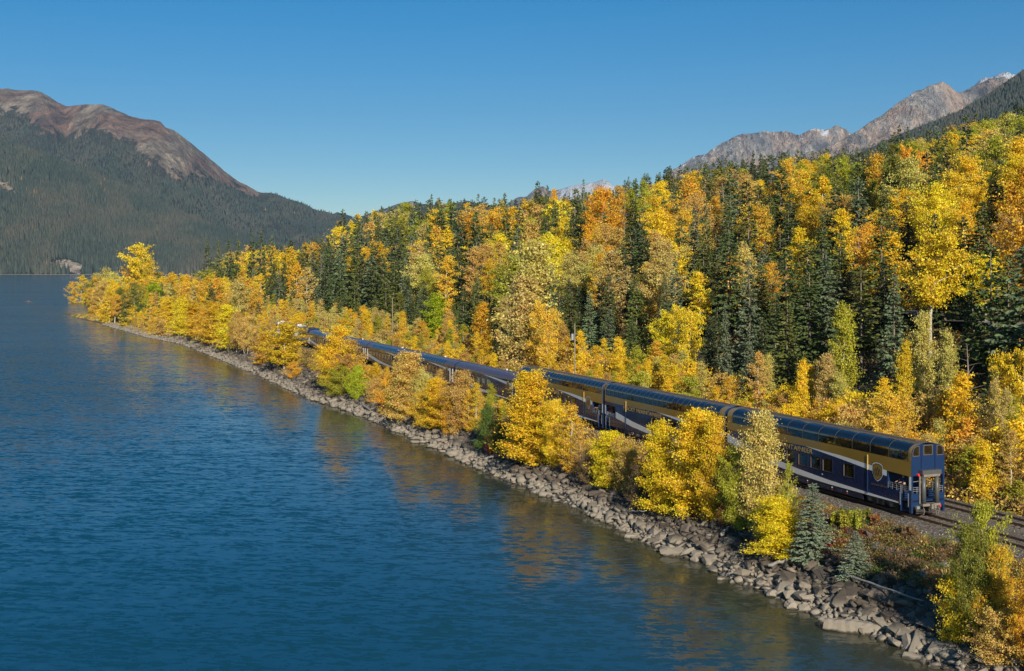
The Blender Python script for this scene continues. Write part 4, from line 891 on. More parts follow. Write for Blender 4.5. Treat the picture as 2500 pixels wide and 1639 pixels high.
def broad(seed, H, Rr, cb, shape, nlimb, per, lsize, clump=.9, stems=1, lean=.02, tr=.012, bark_m='bark_pale', split=True, sparse=.0, drop=.0):
    t = TB(seed); r = t.r; name = 'broadleaf'
    for sk in range(stems):
        off = np.array([0, 0, 0.0]) if stems == 1 else np.array([r.normal(0, .07 * H), r.normal(0, .07 * H), 0])
        tip = np.array([off[0] * 2.2 + r.normal(0, lean * H), off[1] * 2.2 + r.normal(0, lean * H), H * (.97 if sk == 0 else r.uniform(.7, .95))])
        mid1 = off * 1.2 + (tip - off) * .35 + np.array([r.normal(0, lean * H * .6), r.normal(0, lean * H * .6), 0]); mid1[2] = H * .36
        mid2 = off + (tip - off) * .7 + np.array([r.normal(0, lean * H * .5), r.normal(0, lean * H * .5), 0]); mid2[2] = tip[2] * .7
        base = off * .35; base[2] = -.4
        r0 = max(.05, tr * H) / math.sqrt(stems); path = [base, mid1, mid2, tip]
        t.w.tube([tuple(q) for q in path], [r0 * 1.15, r0 * .85, r0 * .5, r0 * .12], 7, caps=False)
        def at(z):
            for a, b in zip(path[:-1], path[1:]):
                if z <= b[2]: f = (z - a[2]) / (b[2] - a[2]); return a * (1 - f) + b * f
            return tip
        nl = nlimb // stems
        az = r.uniform(0, 6.28)
        for i in range(nl):
            hf = (i + r.random()) / nl; z1 = H * (cb + (1 - cb) * hf) * (tip[2] / (H * .97)); az += 2.4 + r.normal(0, .5)
            rad = Rr * float(shape(np.array(hf))) * r.uniform(.35, 1.28); asc = r.uniform(.15, .75) * rad
            z1 = min(z1, H * .99); z0 = max(z1 - asc, H * cb * .75); a = at(z0); e = np.array([at(z1)[0] + rad * math.cos(az), at(z1)[1] + rad * math.sin(az), z1 - drop * rad])
            rr = r0 * .38 * (1 - .6 * hf); t.limb(a, e, rr, rr * .25, 4, .04, 3)
            if r.random() < sparse: continue
            # leafy side shoots along the limb, so that single boughs read with gaps between them
            ln = float(np.linalg.norm(e - a)); dv = (e - a) / max(ln, 1e-6); ncl = 4 + int(rad / Rr * 4)
            for q in range(ncl):
                f = .28 + .80 * (q + r.random()) / ncl; off2 = r.normal(0, .15 * Rr * clump * (1.15 - .5 * f), 3) * np.array([1, 1, .55]); c = a + (e - a) * f + off2
                m = max(4, int(per / ncl * r.uniform(.4, 1.6))); sg = clump * Rr * .092 * r.uniform(.55, 1.6)
                P = r.normal(size=(m, 3)) * sg * np.array([1.0, 1.0, .6]) + r.normal(size=(m, 1)) * dv * sg * 1.1 + c
                o_ = P - np.array([tip[0] * .4, tip[1] * .4, 0]); o_[:, 2] = 0; o_ /= np.linalg.norm(o_, axis=1)[:, None] + 1e-6
                t.leaves(P, lsize, .5, 1.35, o_)
        # top shoots
        for q in range(5):
            a1 = r.uniform(0, 6.28); e = tip + np.array([.10 * Rr * math.cos(a1), .10 * Rr * math.sin(a1), 0]) * r.uniform(.3, 2.2); e[2] = tip[2] + r.uniform(-.07, .03) * H; b0 = at(tip[2] * .86); m = max(6, int(per * .35))
            f = r.random(m)[:, None]; P = b0 + (e - b0) * f + r.normal(size=(m, 3)) * Rr * .055 * (1.3 - f); t.leaves(P, lsize, .4)
    return t.finish(name, M[bark_m], M['leaf'], split)
def conifer(seed, H, Rr, levels, nb, spr, lsize, cb=.04, droop=.35, ragged=.25, split=True, open_=.0, powr=.85):
    t = TB(seed); r = t.r
    t.w.tube([(0, 0, -.4), (r.normal(0, .01*H), r.normal(0, .01*H), H * .5), (0, 0, H)], [.011 * H, .007 * H, .0015 * H], 6, caps=False)
    C, D, S = [], [], []; az = 0; lobes = 1 + .18 * np.sin(np.arange(8) * 2.1 + seed)
    for i in range(int(levels * nb * 1.0)):
        h = cb + (1 - cb) * (r.random() ** 1.12) * .985; az += 2.4 + r.normal(0, .5); az %= 6.283
        if r.random() < open_: continue
        ln = Rr * ((1 - h) ** powr * .90 + .085) * r.uniform(1 - ragged * 1.5, 1 + ragged * .45) * lobes[int(az / .7855) % 8]
        dr = droop * (1 - h * 1.3) + r.normal(0, .12); d = np.array([math.cos(az), math.sin(az), -dr]); d /= np.linalg.norm(d)
        if ln > .3 * Rr and i % 2 == 0: t.limb((0, 0, h * H), tuple(np.array([0, 0, h * H]) + d * ln * .85), .003 * H * (1 - h), .001 * H, 3, 0, 1)
        side = np.array([-d[1], d[0], 0]); m = max(1, int(spr * ln / Rr + 1.2)); ls = lsize * (.5 + .5 * (1 - h))
        for q in range(m):
            f = .25 + .75 * (q + r.random()) / m; c = np.array([0, 0, h * H]) + d * ln * f; c[2] += .14 * ln * f * f
            for sd in (-1, 0, 1):
                dd = d * (.8 if sd else 1) + side * sd * .75 + np.array([0, 0, -.30 + r.normal(0, .32)]); dd /= np.linalg.norm(dd)
                C.append(c + dd * ls * .25); D.append(dd); S.append(ls * r.uniform(.55, 1.2) * (1.1 - .4 * f))
    for q in range(10):
        C.append(np.array([r.normal(0, .01), r.normal(0, .01), H * (.93 + .007 * q)])); dd = np.array([r.normal(0, .35), r.normal(0, .35), 1.0]); D.append(dd / np.linalg.norm(dd)); S.append(lsize * .45)
    C, D, S = np.array(C), np.array(D), np.array(S)[:, None]; up = r.normal(0, 1, C.shape) + np.array([0, 0, .9]); e = np.cross(D, up); e /= np.linalg.norm(e, axis=1)[:, None]
    t.L.append(np.stack([C - D * S * .5, C + e * S * .30 + D * S * .05, C + D * S * .62, C - e * S * .30 + D * S * .05], 1))
    return t.finish('conifer', M['bark_dark'], M['needle'], split)

class Lib(dict):
    def __setitem__(s, k, v):
        out = []
        for (wood, leaf), H0, R0 in v:
            me = leaf or wood; c = np.zeros(len(me.vertices) * 3, np.float32); me.vertices.foreach_get('co', c); c = c.reshape(-1, 3); rad = np.hypot(c[:, 0], c[:, 1])
            out.append(((wood, leaf), float(np.percentile(c[:, 2], 99.8)), float(np.percentile(rad, 95))))
        dict.__setitem__(s, k, out)
P = Lib()
# near models (about 80 to 150 m away)
P['near_cone'] = [(broad(s, 10, 3.0, .05, shape_cone, 58, 640, .132, 1.0), 10, 2.9) for s in (1, 2, 3, 4)]
P['near_oval'] = [(broad(s, 9, 3.3, .08, shape_oval, 58, 640, .132, 1.0, stems=2), 9, 3.3) for s in (5, 6, 7)]
P['near_bush'] = [(broad(s, 5, 2.2, .04, shape_oval, 56, 260, .108, 1.0, stems=5, bark_m='bark_grey', tr=.015), 5, 2.2) for s in (8, 9, 10)]
P['near_thin'] = [(broad(s, 10, 2.2, .10, shape_col, 46, 210, .13, .9, sparse=.15, bark_m='bark_pale'), 10, 2.0) for s in (11, 12)]
P['near_spruce'] = [(conifer(s, 10, 2.5, 46, 11, 8, .42, .03, .25), 10, 2.5) for s in (13, 14)]
P['mid_cone'] = [(broad(s, 12, 3.0, .10, shape_cone, 44, 300, .185, 1.0), 12, 3.0) for s in (21, 22, 23)]
P['mid_aspen'] = [(broad(s, 15, 3.6, .46, shape_top, 28, 450, .19, 1.1, stems=st, tr=.015), 15, 3.4) for s, st in ((24, 1), (25, 2), (26, 1), (27, 2), (28, 1), (29, 3))]
P['mid_oval'] = [(broad(s, 13, 3.5, .2, shape_oval, 38, 350, .195, 1.05, stems=st), 13, 3.5) for s, st in ((30, 1), (31, 2), (32, 2))]
P['mid_col'] = [(broad(s, 13, 2.3, .18, shape_col, 36, 230, .185, 1.0), 13, 2.1) for s in (33, 34, 35)]
P['mid_bush'] = [(broad(s, 5, 2.5, .06, shape_oval, 34, 160, .155, 1.0, stems=4, bark_m='bark_grey'), 5, 2.5) for s in (36, 37, 38)]
P['mid_spruce'] = [(conifer(s, 16, 3.1, 36, 9, 4, .86, cb, .35, .3), 16, 3.1) for s, cb in ((41, .04), (42, .08), (43, .05), (44, .12))]
P['mid_pine'] = [(conifer(s, 15, 3.0, 28, 9, 4, .9, .24, -.12, .45, open_=.15, powr=.6), 15, 3.0) for s in (45, 46, 47)]
P['far_aspen'] = [(broad(s, 15, 3.6, .36, shape_top, 26, 190, .29, 1.1, split=False, tr=.016), 15, 3.6) for s in (51, 52, 53, 68)]
P['far_oval'] = [(broad(s, 13, 3.5, .12, shape_oval, 26, 160, .28, 1.05, split=False), 13, 3.5) for s in (54, 55, 56)]
P['far_cone'] = [(broad(s, 12, 3.0, .1, shape_cone, 26, 140, .27, 1.0, split=False), 12, 3.0) for s in (57, 58)]
P['far_col'] = [(broad(s, 13, 2.1, .12, shape_col, 24, 120, .27, 1.0, split=False), 13, 2.1) for s in (65, 66)]
P['far_bush'] = [(broad(s, 5, 2.6, .05, shape_oval, 22, 85, .22, 1.0, stems=3, split=False, bark_m='bark_grey'), 5, 2.6) for s in (59, 60)]
P['far_spruce'] = [(conifer(s, 16, 2.9, 24, 8, 3, 1.2, .04, .35, .35, split=False), 16, 2.9) for s in (61, 62, 63)]
P['far_pine'] = [(conifer(s, 15, 2.9, 18, 8, 3, 1.3, .2, -.1, .45, split=False, powr=.6), 15, 2.9) for s in (64, 67)]
T = dict(gold=(.92, .62, .03), bright=(.95, .70, .03), orange=(.88, .46, .03), amber=(.86, .52, .05), tan=(.74, .48, .12), dusty=(.62, .39, .09), lime=(.50, .56, .02), ygreen=(.48, .45, .04), pale=(.70, .58, .15),
         olive=(.25, .25, .035), green=(.12, .18, .03), brown=(.27, .17, .08), rust=(.38, .17, .06), spruce=(.098, .130, .036), dark=(.064, .088, .028), blue=(.155, .200, .100), pine=(.145, .165, .032), sage=(.24, .29, .18), crimson=(.22, .03, .03), straw=(.66, .49, .15))
WORD = dict(gold='golden', bright='bright yellow', orange='orange', amber='amber', tan='tan', dusty='dusty brown', lime='lime green', ygreen='yellow green', pale='pale yellow', olive='olive', green='green', brown='brown', rust='rusty', spruce='dark green', dark='blackish green', blue='blue green', sage='sage green', pine='mossy green', crimson='crimson', straw='straw coloured')
def jit(c, a=.12):
    k = 1 + random.uniform(-a, a); return [min(1, max(0, c[0] * k)), min(1, max(0, c[1] * k * (1 + random.uniform(-a, a) * .6))), max(0, c[2] * k)]
NAMES = dict(cone='cottonwood_tree', oval='poplar_tree', aspen='aspen_tree', col='birch_tree', thin='birch_tree', bush='willow_bush', spruce='spruce_tree', pine='pine_tree')
def add_tree(model, X, Y, h, w=None, tint='gold', label=None, group=None, z=None, var=None):
    lib = P[model]; (wood, leaf), H0, R0 = lib[var % len(lib)] if var is not None else random.choice(lib)
    z = float(ground(X, Y)) if z is None else z; sz = h / H0; sx = (w / 2 / R0) if w else sz * (random.uniform(.9, 1.5) if model.endswith(('spruce', 'pine')) else random.uniform(.85, 1.15))
    kind = NAMES[model.split('_')[1]]; cat = 'bush' if kind == 'willow_bush' else 'tree'; rz = random.uniform(0, 6.28); tc = jit(T[tint] if isinstance(tint, str) else tint)
    if leaf is None:
        o = new_obj(kind, wood); o.location = (X, Y, z); o.rotation_euler = (0, 0, rz); o.scale = (sx, sx, sz); o['tint'] = tc
    else:
        o = empty(kind, (X, Y, z), rz); o.scale = (sx, sx, sz); new_obj('trunk', wood, o); c = new_obj('crown', leaf, o); c['tint'] = tc
    return tag(o, label, cat, group)
def keyed(model, xd, yb, yt, wpx, tint, label, group='trees on the lake shore', var=None, p=None):
    """a tree read off the photograph: foot and top pixel rows, crown width in pixels"""
    if p is None: x, y, z = ray_ground(xd, yb)
    else:
        u = px_u(xd); y = (p + OX * EP[0] + OY * EP[1]) / (EP[0] * u + EP[1]); x = u * y; z = float(ground(x, y))
    top = CH + px_t(yt) * y; h = max(1.0, top - z); w = wpx * K / F * y
    placed.append((x, y, max(w * .35, 1.0))); return add_tree(model, x, y, h, w, tint, label, group, z, var)
placed = []
KEY = [  # shore row, right to left
 ('near_oval', 2240, 1480, 1165, 165, 'ygreen', 'tall yellow green poplar right of the train rear beside the track'),
 ('near_oval', 2278, 1480, 1215, 120, 'olive', 'olive poplar mixed into the yellow green one right of the train rear'),
 ('near_bush', 2225, 1500, 1330, 110, 'gold', 'golden willow bush over the rocks at the foot of the tall poplars'),
 ('near_oval', 2300, 1520, 1275, 140, 'amber', 'amber orange tree in the bottom right corner above the rocks'),
 ('near_oval', 2385, 1545, 1290, 150, 'orange', 'orange tree cut by the right edge of the picture'),
 ('near_bush', 2330, 1545, 1410, 150, 'tan', 'sparse orange tan bush lowest in the bottom right corner'),
 ('near_spruce', 1989, 1350, 1236, 78, 'sage', 'small grey green spruce alone on the rocks before the rear carriage'),
 ('near_spruce', 1888, 1310, 1125, 110, 'sage', 'grey blue spruce beside the bright yellow bush below the carriage'),
 ('near_cone', 1806, 1302, 1158, 130, 'bright', 'bright yellow dense bushy cottonwood low on the bank under the rear carriage'),
 ('near_cone', 1770, 1245, 958, 105, 'pale', 'tall pale yellow green cottonwood in front of the rear carriage'),
 ('near_oval', 1735, 1235, 1040, 110, 'ygreen', 'yellow green poplar left of the tall pale cottonwood'),
 ('near_thin', 1832, 1240, 1075, 42, 'ygreen', 'slim yellow green cottonwood tip over the rear carriage stripes'),
 ('near_cone', 1622, 1200, 955, 128, 'gold', 'broad golden cottonwood before the gap of the rear two carriages'),
 ('near_cone', 1660, 1215, 968, 80, 'gold', 'slim golden cottonwood touching the right of the broad golden one'),
 ('near_cone', 1535, 1196, 978, 98, 'bright', 'conical bright golden cottonwood with visible trunk before the second carriage'),
 ('near_cone', 1418, 1135, 1003, 98, 'bright', 'low bright yellow cottonwood below the second carriage platform'),
 ('near_bush', 1462, 1150, 1015, 80, 'dusty', 'thin brown bush between the low yellow and the conical golden cottonwood'),
 ('near_thin', 1328, 1110, 940, 90, 'amber', 'thin amber birch with several pale stems left of the low yellow cottonwood'),
 ('near_cone', 1245, 1080, 865, 130, 'gold', 'tallest golden cottonwood hiding the middle of the third carriage'),
 ('near_oval', 1205, 1075, 925, 120, 'gold', 'wide golden poplar left of the tallest golden cottonwood'),
 ('near_oval', 1295, 1085, 930, 100, 'gold', 'golden poplar right of the tallest golden cottonwood'),
 ('near_bush', 1130, 1050, 940, 60, 'green', 'dark green bush on the rocks left of the wide golden poplar'),
 ('near_bush', 1148, 1062, 1010, 40, 'crimson', 'small crimson shrub at the foot of the dark green bush'),
 ('near_thin', 1108, 1010, 890, 52, 'gold', 'slim yellow birch before the maroon roofed coach'),
 ('near_oval', 1068, 1005, 862, 95, 'tan', 'tan poplar before the left end of the maroon roofed coach'),
 ('near_cone', 1020, 1000, 880, 75, 'gold', 'golden cottonwood left of the tan poplar by the rocks'),
 ('near_bush', 992, 965, 860, 60, 'pale', 'pale green bush poking over the sky window coach'),
 ('near_cone', 945, 975, 818, 95, 'tan', 'tan cottonwood overlapping the sky window coach'),
 ('near_bush', 905, 960, 868, 80, 'orange', 'orange bush at the rocks right of the lime green bush'),
 ('near_bush', 833, 928, 850, 52, 'lime', 'lime green bush above the rocks'),
 ('near_bush', 785, 920, 850, 78, 'ygreen', 'yellow green bush left of the lime green bush'),
 ('near_oval', 792, 905, 758, 100, 'gold', 'golden poplar hiding the front of the coaches'),
 ('near_oval', 768, 898, 800, 50, 'amber', 'amber poplar on the left flank of the golden coach hiding poplar'),
 ('near_oval', 815, 900, 790, 70, 'dusty', 'dusty brown poplar right of the golden coach hiding poplar'),
 ('near_bush', 870, 935, 880, 55, 'tan', 'tan bush between the lime green and the orange bush'),
 ('near_bush', 925, 965, 890, 60, 'gold', 'golden bush right of the orange bush at the rocks'),
 ('near_thin', 968, 975, 862, 44, 'dusty', 'brownish birch before the sky window coach'),
 ('near_bush', 985, 995, 905, 70, 'amber', 'amber bush low on the bank before the coaches'),
 ('near_bush', 1045, 1010, 920, 70, 'orange', 'orange bush at the foot of the tan poplar'),
 ('near_thin', 1090, 1010, 905, 40, 'amber', 'slim amber birch left of the slim yellow one'),
 ('near_bush', 1160, 1060, 985, 50, 'olive', 'olive bush beside the crimson shrub'),
 ('near_thin', 1350, 1115, 1000, 50, 'tan', 'tan birch right of the thin amber birch'),
 ('near_bush', 1375, 1130, 1050, 60, 'brown', 'brown brush left of the low yellow cottonwood'),
 ('near_bush', 1490, 1185, 1080, 60, 'brown', 'brown brush left of the conical golden cottonwood'),
 ('near_bush', 1700, 1230, 1120, 70, 'rust', 'rusty brush between the golden and yellow green trees'),
 ('near_bush', 684, 880, 840, 40, 'amber', 'amber bush right of the wide golden poplar'),
 ('mid_bush', 640, 850, 800, 50, 'tan', 'tan bush at the foot of the wide golden poplar'),
 ('mid_cone', 395, 765, 690, 44, 'gold', 'golden cottonwood right of the lime yellow one'),
 ('mid_oval', 476, 800, 715, 50, 'amber', 'amber poplar between two golden cottonwoods of the shore row'),
 ('mid_oval', 550, 822, 725, 50, 'tan', 'tan poplar right of the bright middle cottonwood'),
 ('mid_oval', 660, 862, 748, 108, 'gold', 'wide golden poplar hiding the lead coaches below the locomotive'),
 ('mid_cone', 612, 850, 770, 50, 'amber', 'small amber cottonwood left of the wide golden poplar'),
 ('mid_oval', 572, 828, 730, 70, 'tan', 'tan poplar on the shore between the locomotive and the bright golden row'),
 ('mid_cone', 530, 818, 708, 62, 'bright', 'bright golden cottonwood in the middle of the shore row'),
 ('mid_cone', 495, 805, 700, 55, 'gold', 'golden cottonwood second in the distant shore row'),
 ('mid_cone', 455, 790, 700, 60, 'gold', 'golden cottonwood leaning over the narrow shore'),
 ('mid_cone', 420, 782, 690, 50, 'bright', 'yellow cottonwood at the left end of the distant shore row'),
 ('mid_cone', 362, 752, 655, 58, 'lime', 'lime yellow cottonwood on the neck of the point'),
 ('mid_bush', 322, 748, 705, 34, 'green', 'round green bush at the foot of the tallest point tree'),
 ('far_aspen', 323, 722, 567, 76, 'gold', 'tallest golden aspen with bare trunk on the point'),
 ('far_aspen', 345, 722, 600, 50, 'gold', 'golden aspen right behind the tallest one on the point'),
 ('far_aspen', 300, 722, 612, 50, 'amber', 'amber aspen left of the tallest one on the point'),
 ('far_spruce', 276, 725, 655, 34, 'pine', 'dark spruce under the tall golden aspens of the point'),
 ('far_spruce', 296, 735, 680, 30, 'dark', 'short dark spruce at the shore of the point'),
 ('far_aspen', 245, 718, 622, 50, 'pale', 'pale yellow aspen on the point'),
 ('far_aspen', 262, 718, 632, 42, 'pale', 'slender pale aspen beside the dark spruce on the point'),
 ('far_aspen', 222, 722, 640, 34, 'gold', 'small golden aspen with white trunk on the point'),
 ('far_spruce', 203, 718, 645, 24, 'olive', 'olive spruce near the end of the point'),
 ('far_oval', 188, 720, 640, 40, 'gold', 'round golden poplar near the end of the point'),
 ('far_oval', 170, 720, 655, 32, 'amber', 'amber poplar outermost on the point'),
]
for k in KEY: keyed(k[0], *k[1:6], k[6])
KEY2 = [  # behind the train: model, x, top y, width, tint, p, label
 ('mid_cone', 1240, 560, 128, 'pale', 17, 'very large pale yellow cottonwood rising right behind the train'),
 ('mid_cone', 1215, 640, 100, 'straw', 14, 'straw coloured cottonwood at the left flank of the very large pale one'),
 ('mid_oval', 1265, 700, 110, 'amber', 14, 'amber lower crown below the very large pale cottonwood'),
 ('mid_cone', 1120, 702, 52, 'orange', 18, 'narrow orange cottonwood left of the very large pale one'),
 ('mid_cone', 1012, 682, 66, 'lime', 22, 'pyramid shaped yellow green cottonwood behind the coaches'),
 ('mid_aspen', 880, 562, 108, 'gold', 45, 'broad golden aspen with rows of pale trunks on the hill left'),
 ('mid_aspen', 845, 575, 70, 'gold', 48, 'golden aspen adjoining the broad one on the hill left'),
 ('mid_spruce', 922, 600, 44, 'spruce', 42, 'dark spruce right of the broad golden aspen'),
 ('mid_spruce', 797, 488, 56, 'spruce', 70, 'tall dark spruce at the left end of the hill skyline'),
 ('mid_oval', 685, 582, 42, 'bright', 40, 'bright yellow poplar standing out left of the hill'),
 ('mid_spruce', 1250, 422, 46, 'spruce', 85, 'tall pointed spruce on the skyline left of the orange aspen'),
 ('mid_spruce', 1272, 432, 34, 'spruce', 88, 'second pointed spruce touching the first on the skyline'),
 ('mid_col', 1288, 440, 30, 'amber', 82, 'narrow amber birch between skyline spruces'),
 ('mid_spruce', 1338, 440, 84, 'pine', 75, 'broad dark spruce below the distant snowy peak'),
 ('mid_oval', 1400, 434, 92, 'orange', 72, 'big glowing orange poplar on the upper slope'),
 ('mid_spruce', 1750, 352, 32, 'dark', 118, 'lone pointed spruce against the grey ridge'),
 ('mid_spruce', 1920, 590, 110, 'blue', 38, 'large grey green spruce in the middle of the right slope'),
 ('mid_spruce', 1832, 470, 60, 'spruce', 60, 'tall green spruce above the large grey green one'),
 ('mid_spruce', 2075, 500, 70, 'spruce', 56, 'tall ragged spruce in the right part of the slope'),
 ('mid_spruce', 2245, 270, 80, 'spruce', 98, 'dense dark spruce on the right skyline'),
 ('mid_spruce', 2195, 300, 54, 'pine', 108, 'dark spruce left of the dense one on the right skyline'),
 ('mid_aspen', 2290, 590, 96, 'bright', 48, 'bright yellow aspen with a clear white trunk at the right'),
 ('mid_aspen', 2205, 440, 90, 'gold', 70, 'golden aspen with leaning pale stems on the right slope'),
 ('mid_aspen', 2140, 460, 80, 'amber', 72, 'amber aspen beside the leaning stems'),
 ('mid_oval', 2120, 335, 90, 'orange', 88, 'orange poplar high on the right slope'),
 ('mid_aspen', 2345, 480, 110, 'tan', 60, 'tan aspen at the right edge of the picture'),
 ('mid_aspen', 1500, 420, 90, 'ygreen', 80, 'yellow green aspen with tall white trunks on the upper slope'),
 ('mid_aspen', 1620, 450, 80, 'tan', 72, 'tan aspen with forked pale trunks in the middle of the slope'),
 ('mid_col', 1505, 610, 56, 'amber', 40, 'slender amber birch in the middle of the slope'),
 ('mid_oval', 1795, 610, 72, 'amber', 44, 'round amber poplar in the middle of the slope'),
 ('mid_oval', 1700, 590, 100, 'amber', 50, 'wide amber poplar on the middle slope'),
 ('mid_oval', 1590, 710, 120, 'bright', 26, 'bright yellow poplar close behind the second carriage'),
 ('mid_spruce', 1685, 705, 40, 'blue', 24, 'slim blue green spruce close behind the carriages'),
 ('mid_spruce', 1830, 700, 76, 'pine', 26, 'mossy green spruce close behind the rear carriage'),
 ('mid_spruce', 1545, 640, 40, 'spruce', 30, 'dark spruce behind the second carriage'),
 ('mid_spruce', 1160, 610, 44, 'spruce', 36, 'dark spruce left behind the very large pale cottonwood'),
 ('mid_aspen', 1390, 570, 110, 'pale', 44, 'pale yellow aspen with open crown right of the very large cottonwood'),
 ('mid_aspen', 1330, 585, 80, 'pale', 42, 'pale aspen just right of the very large cottonwood'),
 ('mid_spruce', 1415, 640, 60, 'spruce', 30, 'dark spruce under the pale aspens'),
 ('mid_spruce', 1370, 680, 46, 'blue', 26, 'blue green spruce under the pale aspens'),
 ('mid_spruce', 2260, 660, 80, 'spruce', 34, 'layered dark spruce behind the train rear'),
 ('mid_spruce', 2080, 640, 80, 'blue', 32, 'blue green spruce behind the rear carriage roof'),
 ('mid_cone', 1965, 705, 70, 'ygreen', 24, 'yellow green cottonwood close behind the rear carriage'),
 ('mid_cone', 2100, 790, 46, 'gold', 24, 'small golden cottonwood among spruces behind the train'),
 ('mid_cone', 2150, 725, 62, 'pale', 28, 'pale yellow cottonwood among spruces behind the train'),
 ('mid_cone', 2205, 765, 50, 'pale', 26, 'second pale cottonwood among spruces behind the train'),
 ('mid_cone', 1862, 835, 40, 'gold', 17, 'small golden cottonwood above the rear carriage roof'),
 ('mid_oval', 2065, 905, 170, 'amber', 11.5, 'wide amber bushy poplar just behind the rear carriage roof'),
 ('mid_oval', 2360, 800, 130, 'gold', 22, 'golden poplar thicket at the right edge behind the tracks'),
 ('far_spruce', 482, 558, 34, 'spruce', 26, 'dark spruce at the left end of the conifer group beyond the locomotives'),
 ('far_spruce', 508, 560, 26, 'pine', 24, 'mossy spruce second in the conifer group beyond the locomotives'),
 ('far_spruce', 532, 552, 30, 'spruce', 26, 'pointed spruce in the conifer group beyond the locomotives'),
 ('far_pine', 553, 556, 26, 'pine', 30, 'round topped pine in the conifer group beyond the locomotives'),
 ('far_spruce', 585, 540, 34, 'dark', 27, 'big dark spruce in the middle of the conifer group beyond the locomotives'),
 ('far_spruce', 608, 532, 34, 'spruce', 27, 'tallest spruce of the conifer group beyond the locomotives'),
 ('far_pine', 632, 548, 30, 'pine', 28, 'pine at the right end of the conifer group beyond the locomotives'),
 ('far_spruce', 828, 500, 36, 'pine', 72, 'mossy spruce right of the tall one at the left skyline'),
 ('far_spruce', 850, 492, 34, 'spruce', 76, 'dark spruce third from the left on the skyline'),
 ('far_pine', 872, 490, 34, 'pine', 76, 'pine fourth from the left on the skyline'),
 ('far_spruce', 905, 480, 30, 'pine', 80, 'narrow spruce left of the low blue hills'),
 ('far_spruce', 1003, 452, 24, 'spruce', 90, 'spruce tip sticking up over the low blue hills'),
 ('far_spruce', 1048, 462, 18, 'dark', 90, 'small spruce tip over the low blue hills'),
 ('far_spruce', 1112, 452, 26, 'spruce', 88, 'spruce tip right of the low blue hills'),
 ('far_spruce', 1356, 418, 20, 'spruce', 100, 'thin spruce tip in front of the snowy peak'),
 ('mid_spruce', 2090, 292, 36, 'dark', 128, 'left one of the spruce pair against the streaked peak'),
 ('mid_spruce', 2110, 296, 34, 'dark', 128, 'right one of the spruce pair against the streaked peak'),
 ('mid_spruce', 1960, 345, 40, 'dark', 118, 'dark pointed spruce below the foot of the streaked peak'),
 ('mid_aspen', 2310, 880, 90, 'straw', 17, 'straw coloured aspen with white stems right of the train'),
]
for m_, x_, t_, w_, c_, p_, l_ in KEY2: keyed(m_, x_, 0, t_, w_, c_, l_, 'trees behind the train', p=p_)

P['mid_snag'] = [(broad(s, 14, 1.6, .35, shape_col, 26, 6, .12, .6, sparse=.96, bark_m='bark_grey'), 14, 1.2) for s in (71, 72)]
NAMES['snag'] = 'dead_tree'
for x_, t_, p_, l_ in ((1452, 455, 70, 'bare grey snag among the aspens of the upper slope left'), (1672, 425, 90, 'bare grey snag near the skyline in the middle'), (1812, 540, 55, 'leafless trunk among conifers on the middle slope'), (2010, 420, 90, 'bare snag left of the ragged tall spruce'),
                       (2322, 620, 45, 'bare grey snag near the right edge'), (1108, 545, 60, 'thin leafless trunk on the slope above the coaches'), (2240, 800, 24, 'leafless pole like trunk behind the train rear'), (960, 560, 55, 'leafless trunk near the broad golden aspen'), (745, 590, 40, 'bare trunk left of the tall end spruce')):
    keyed('mid_snag', x_, 0, t_, 26, 'brown', l_, 'dead trees on the slope', p=p_)

# fill: candidate trees over the hill, thinned by what can be seen
skyline = [(100,640),(160,650),(220,620),(290,603),(360,600),(400,608),(440,620),(470,575),(520,560),(560,556),(610,556),(650,572),(700,570),(760,560),(790,512),(830,500),(870,492),(910,478),(960,470),(1000,466),(1040,474),(1100,474),(1150,470),(1190,468),(1230,462),(1290,458),(1350,450),(1400,446),(1440,434),(1480,424),(1520,418),(1560,406),(1600,400),(1650,382),(1700,380),(1740,385),(1780,372),(1850,366),(1920,362),(1980,358),(2040,352),(2080,325),(2130,322),(2180,305),(2230,290),(2300,275),(2340,262),(2380,255),(2500,240)]
skx = np.array([a for a, b in skyline]); sky_ = np.array([b for a, b in skyline])
buf_w, buf_h = 595, 410; zbuf = np.zeros((buf_h, buf_w), bool)          # quarter-size record of what is already covered
def cover(xd, yt, yb, w, solid=.62, test=False, pointed=False):
    x0, x1, y0, y1 = (xd - w*solid/2)/4, (xd + w*solid/2)/4, yt/4, yb/4
    i0, i1 = int(max(0, y0)), int(min(buf_h, y1 + 1)); j0, j1 = int(max(0, x0)), int(min(buf_w, x1 + 1))
    if i1 <= i0 or j1 <= j0: return 0
    sub = zbuf[i0:i1, j0:j1]
    if test: return int((~sub).sum())
    if pointed: i0b = int(i0 + (i1 - i0) * .3); q = (j1 - j0) // 4; zbuf[i0:i0b, j0+q:j1-q] = True; zbuf[i0b:i1, j0:j1] = True
    else: zbuf[i0 + (i1-i0)//8:i1, j0:j1] = True
    return 0
Rf = np.random.default_rng(2024)
cand = []
def add_cands(n, s0, s1, p0, p1, kinds, mind):
    s = Rf.uniform(s0, s1, n); p = Rf.uniform(p0, p1, n); X, Y = xy(s, p)
    for a in range(n):
        if Y[a] < 60: continue
        xd = (CX + F * X[a] / Y[a]) / K
        if -60 < xd < 2450: cand.append((Y[a], X[a], s[a], p[a], xd, kinds, mind))
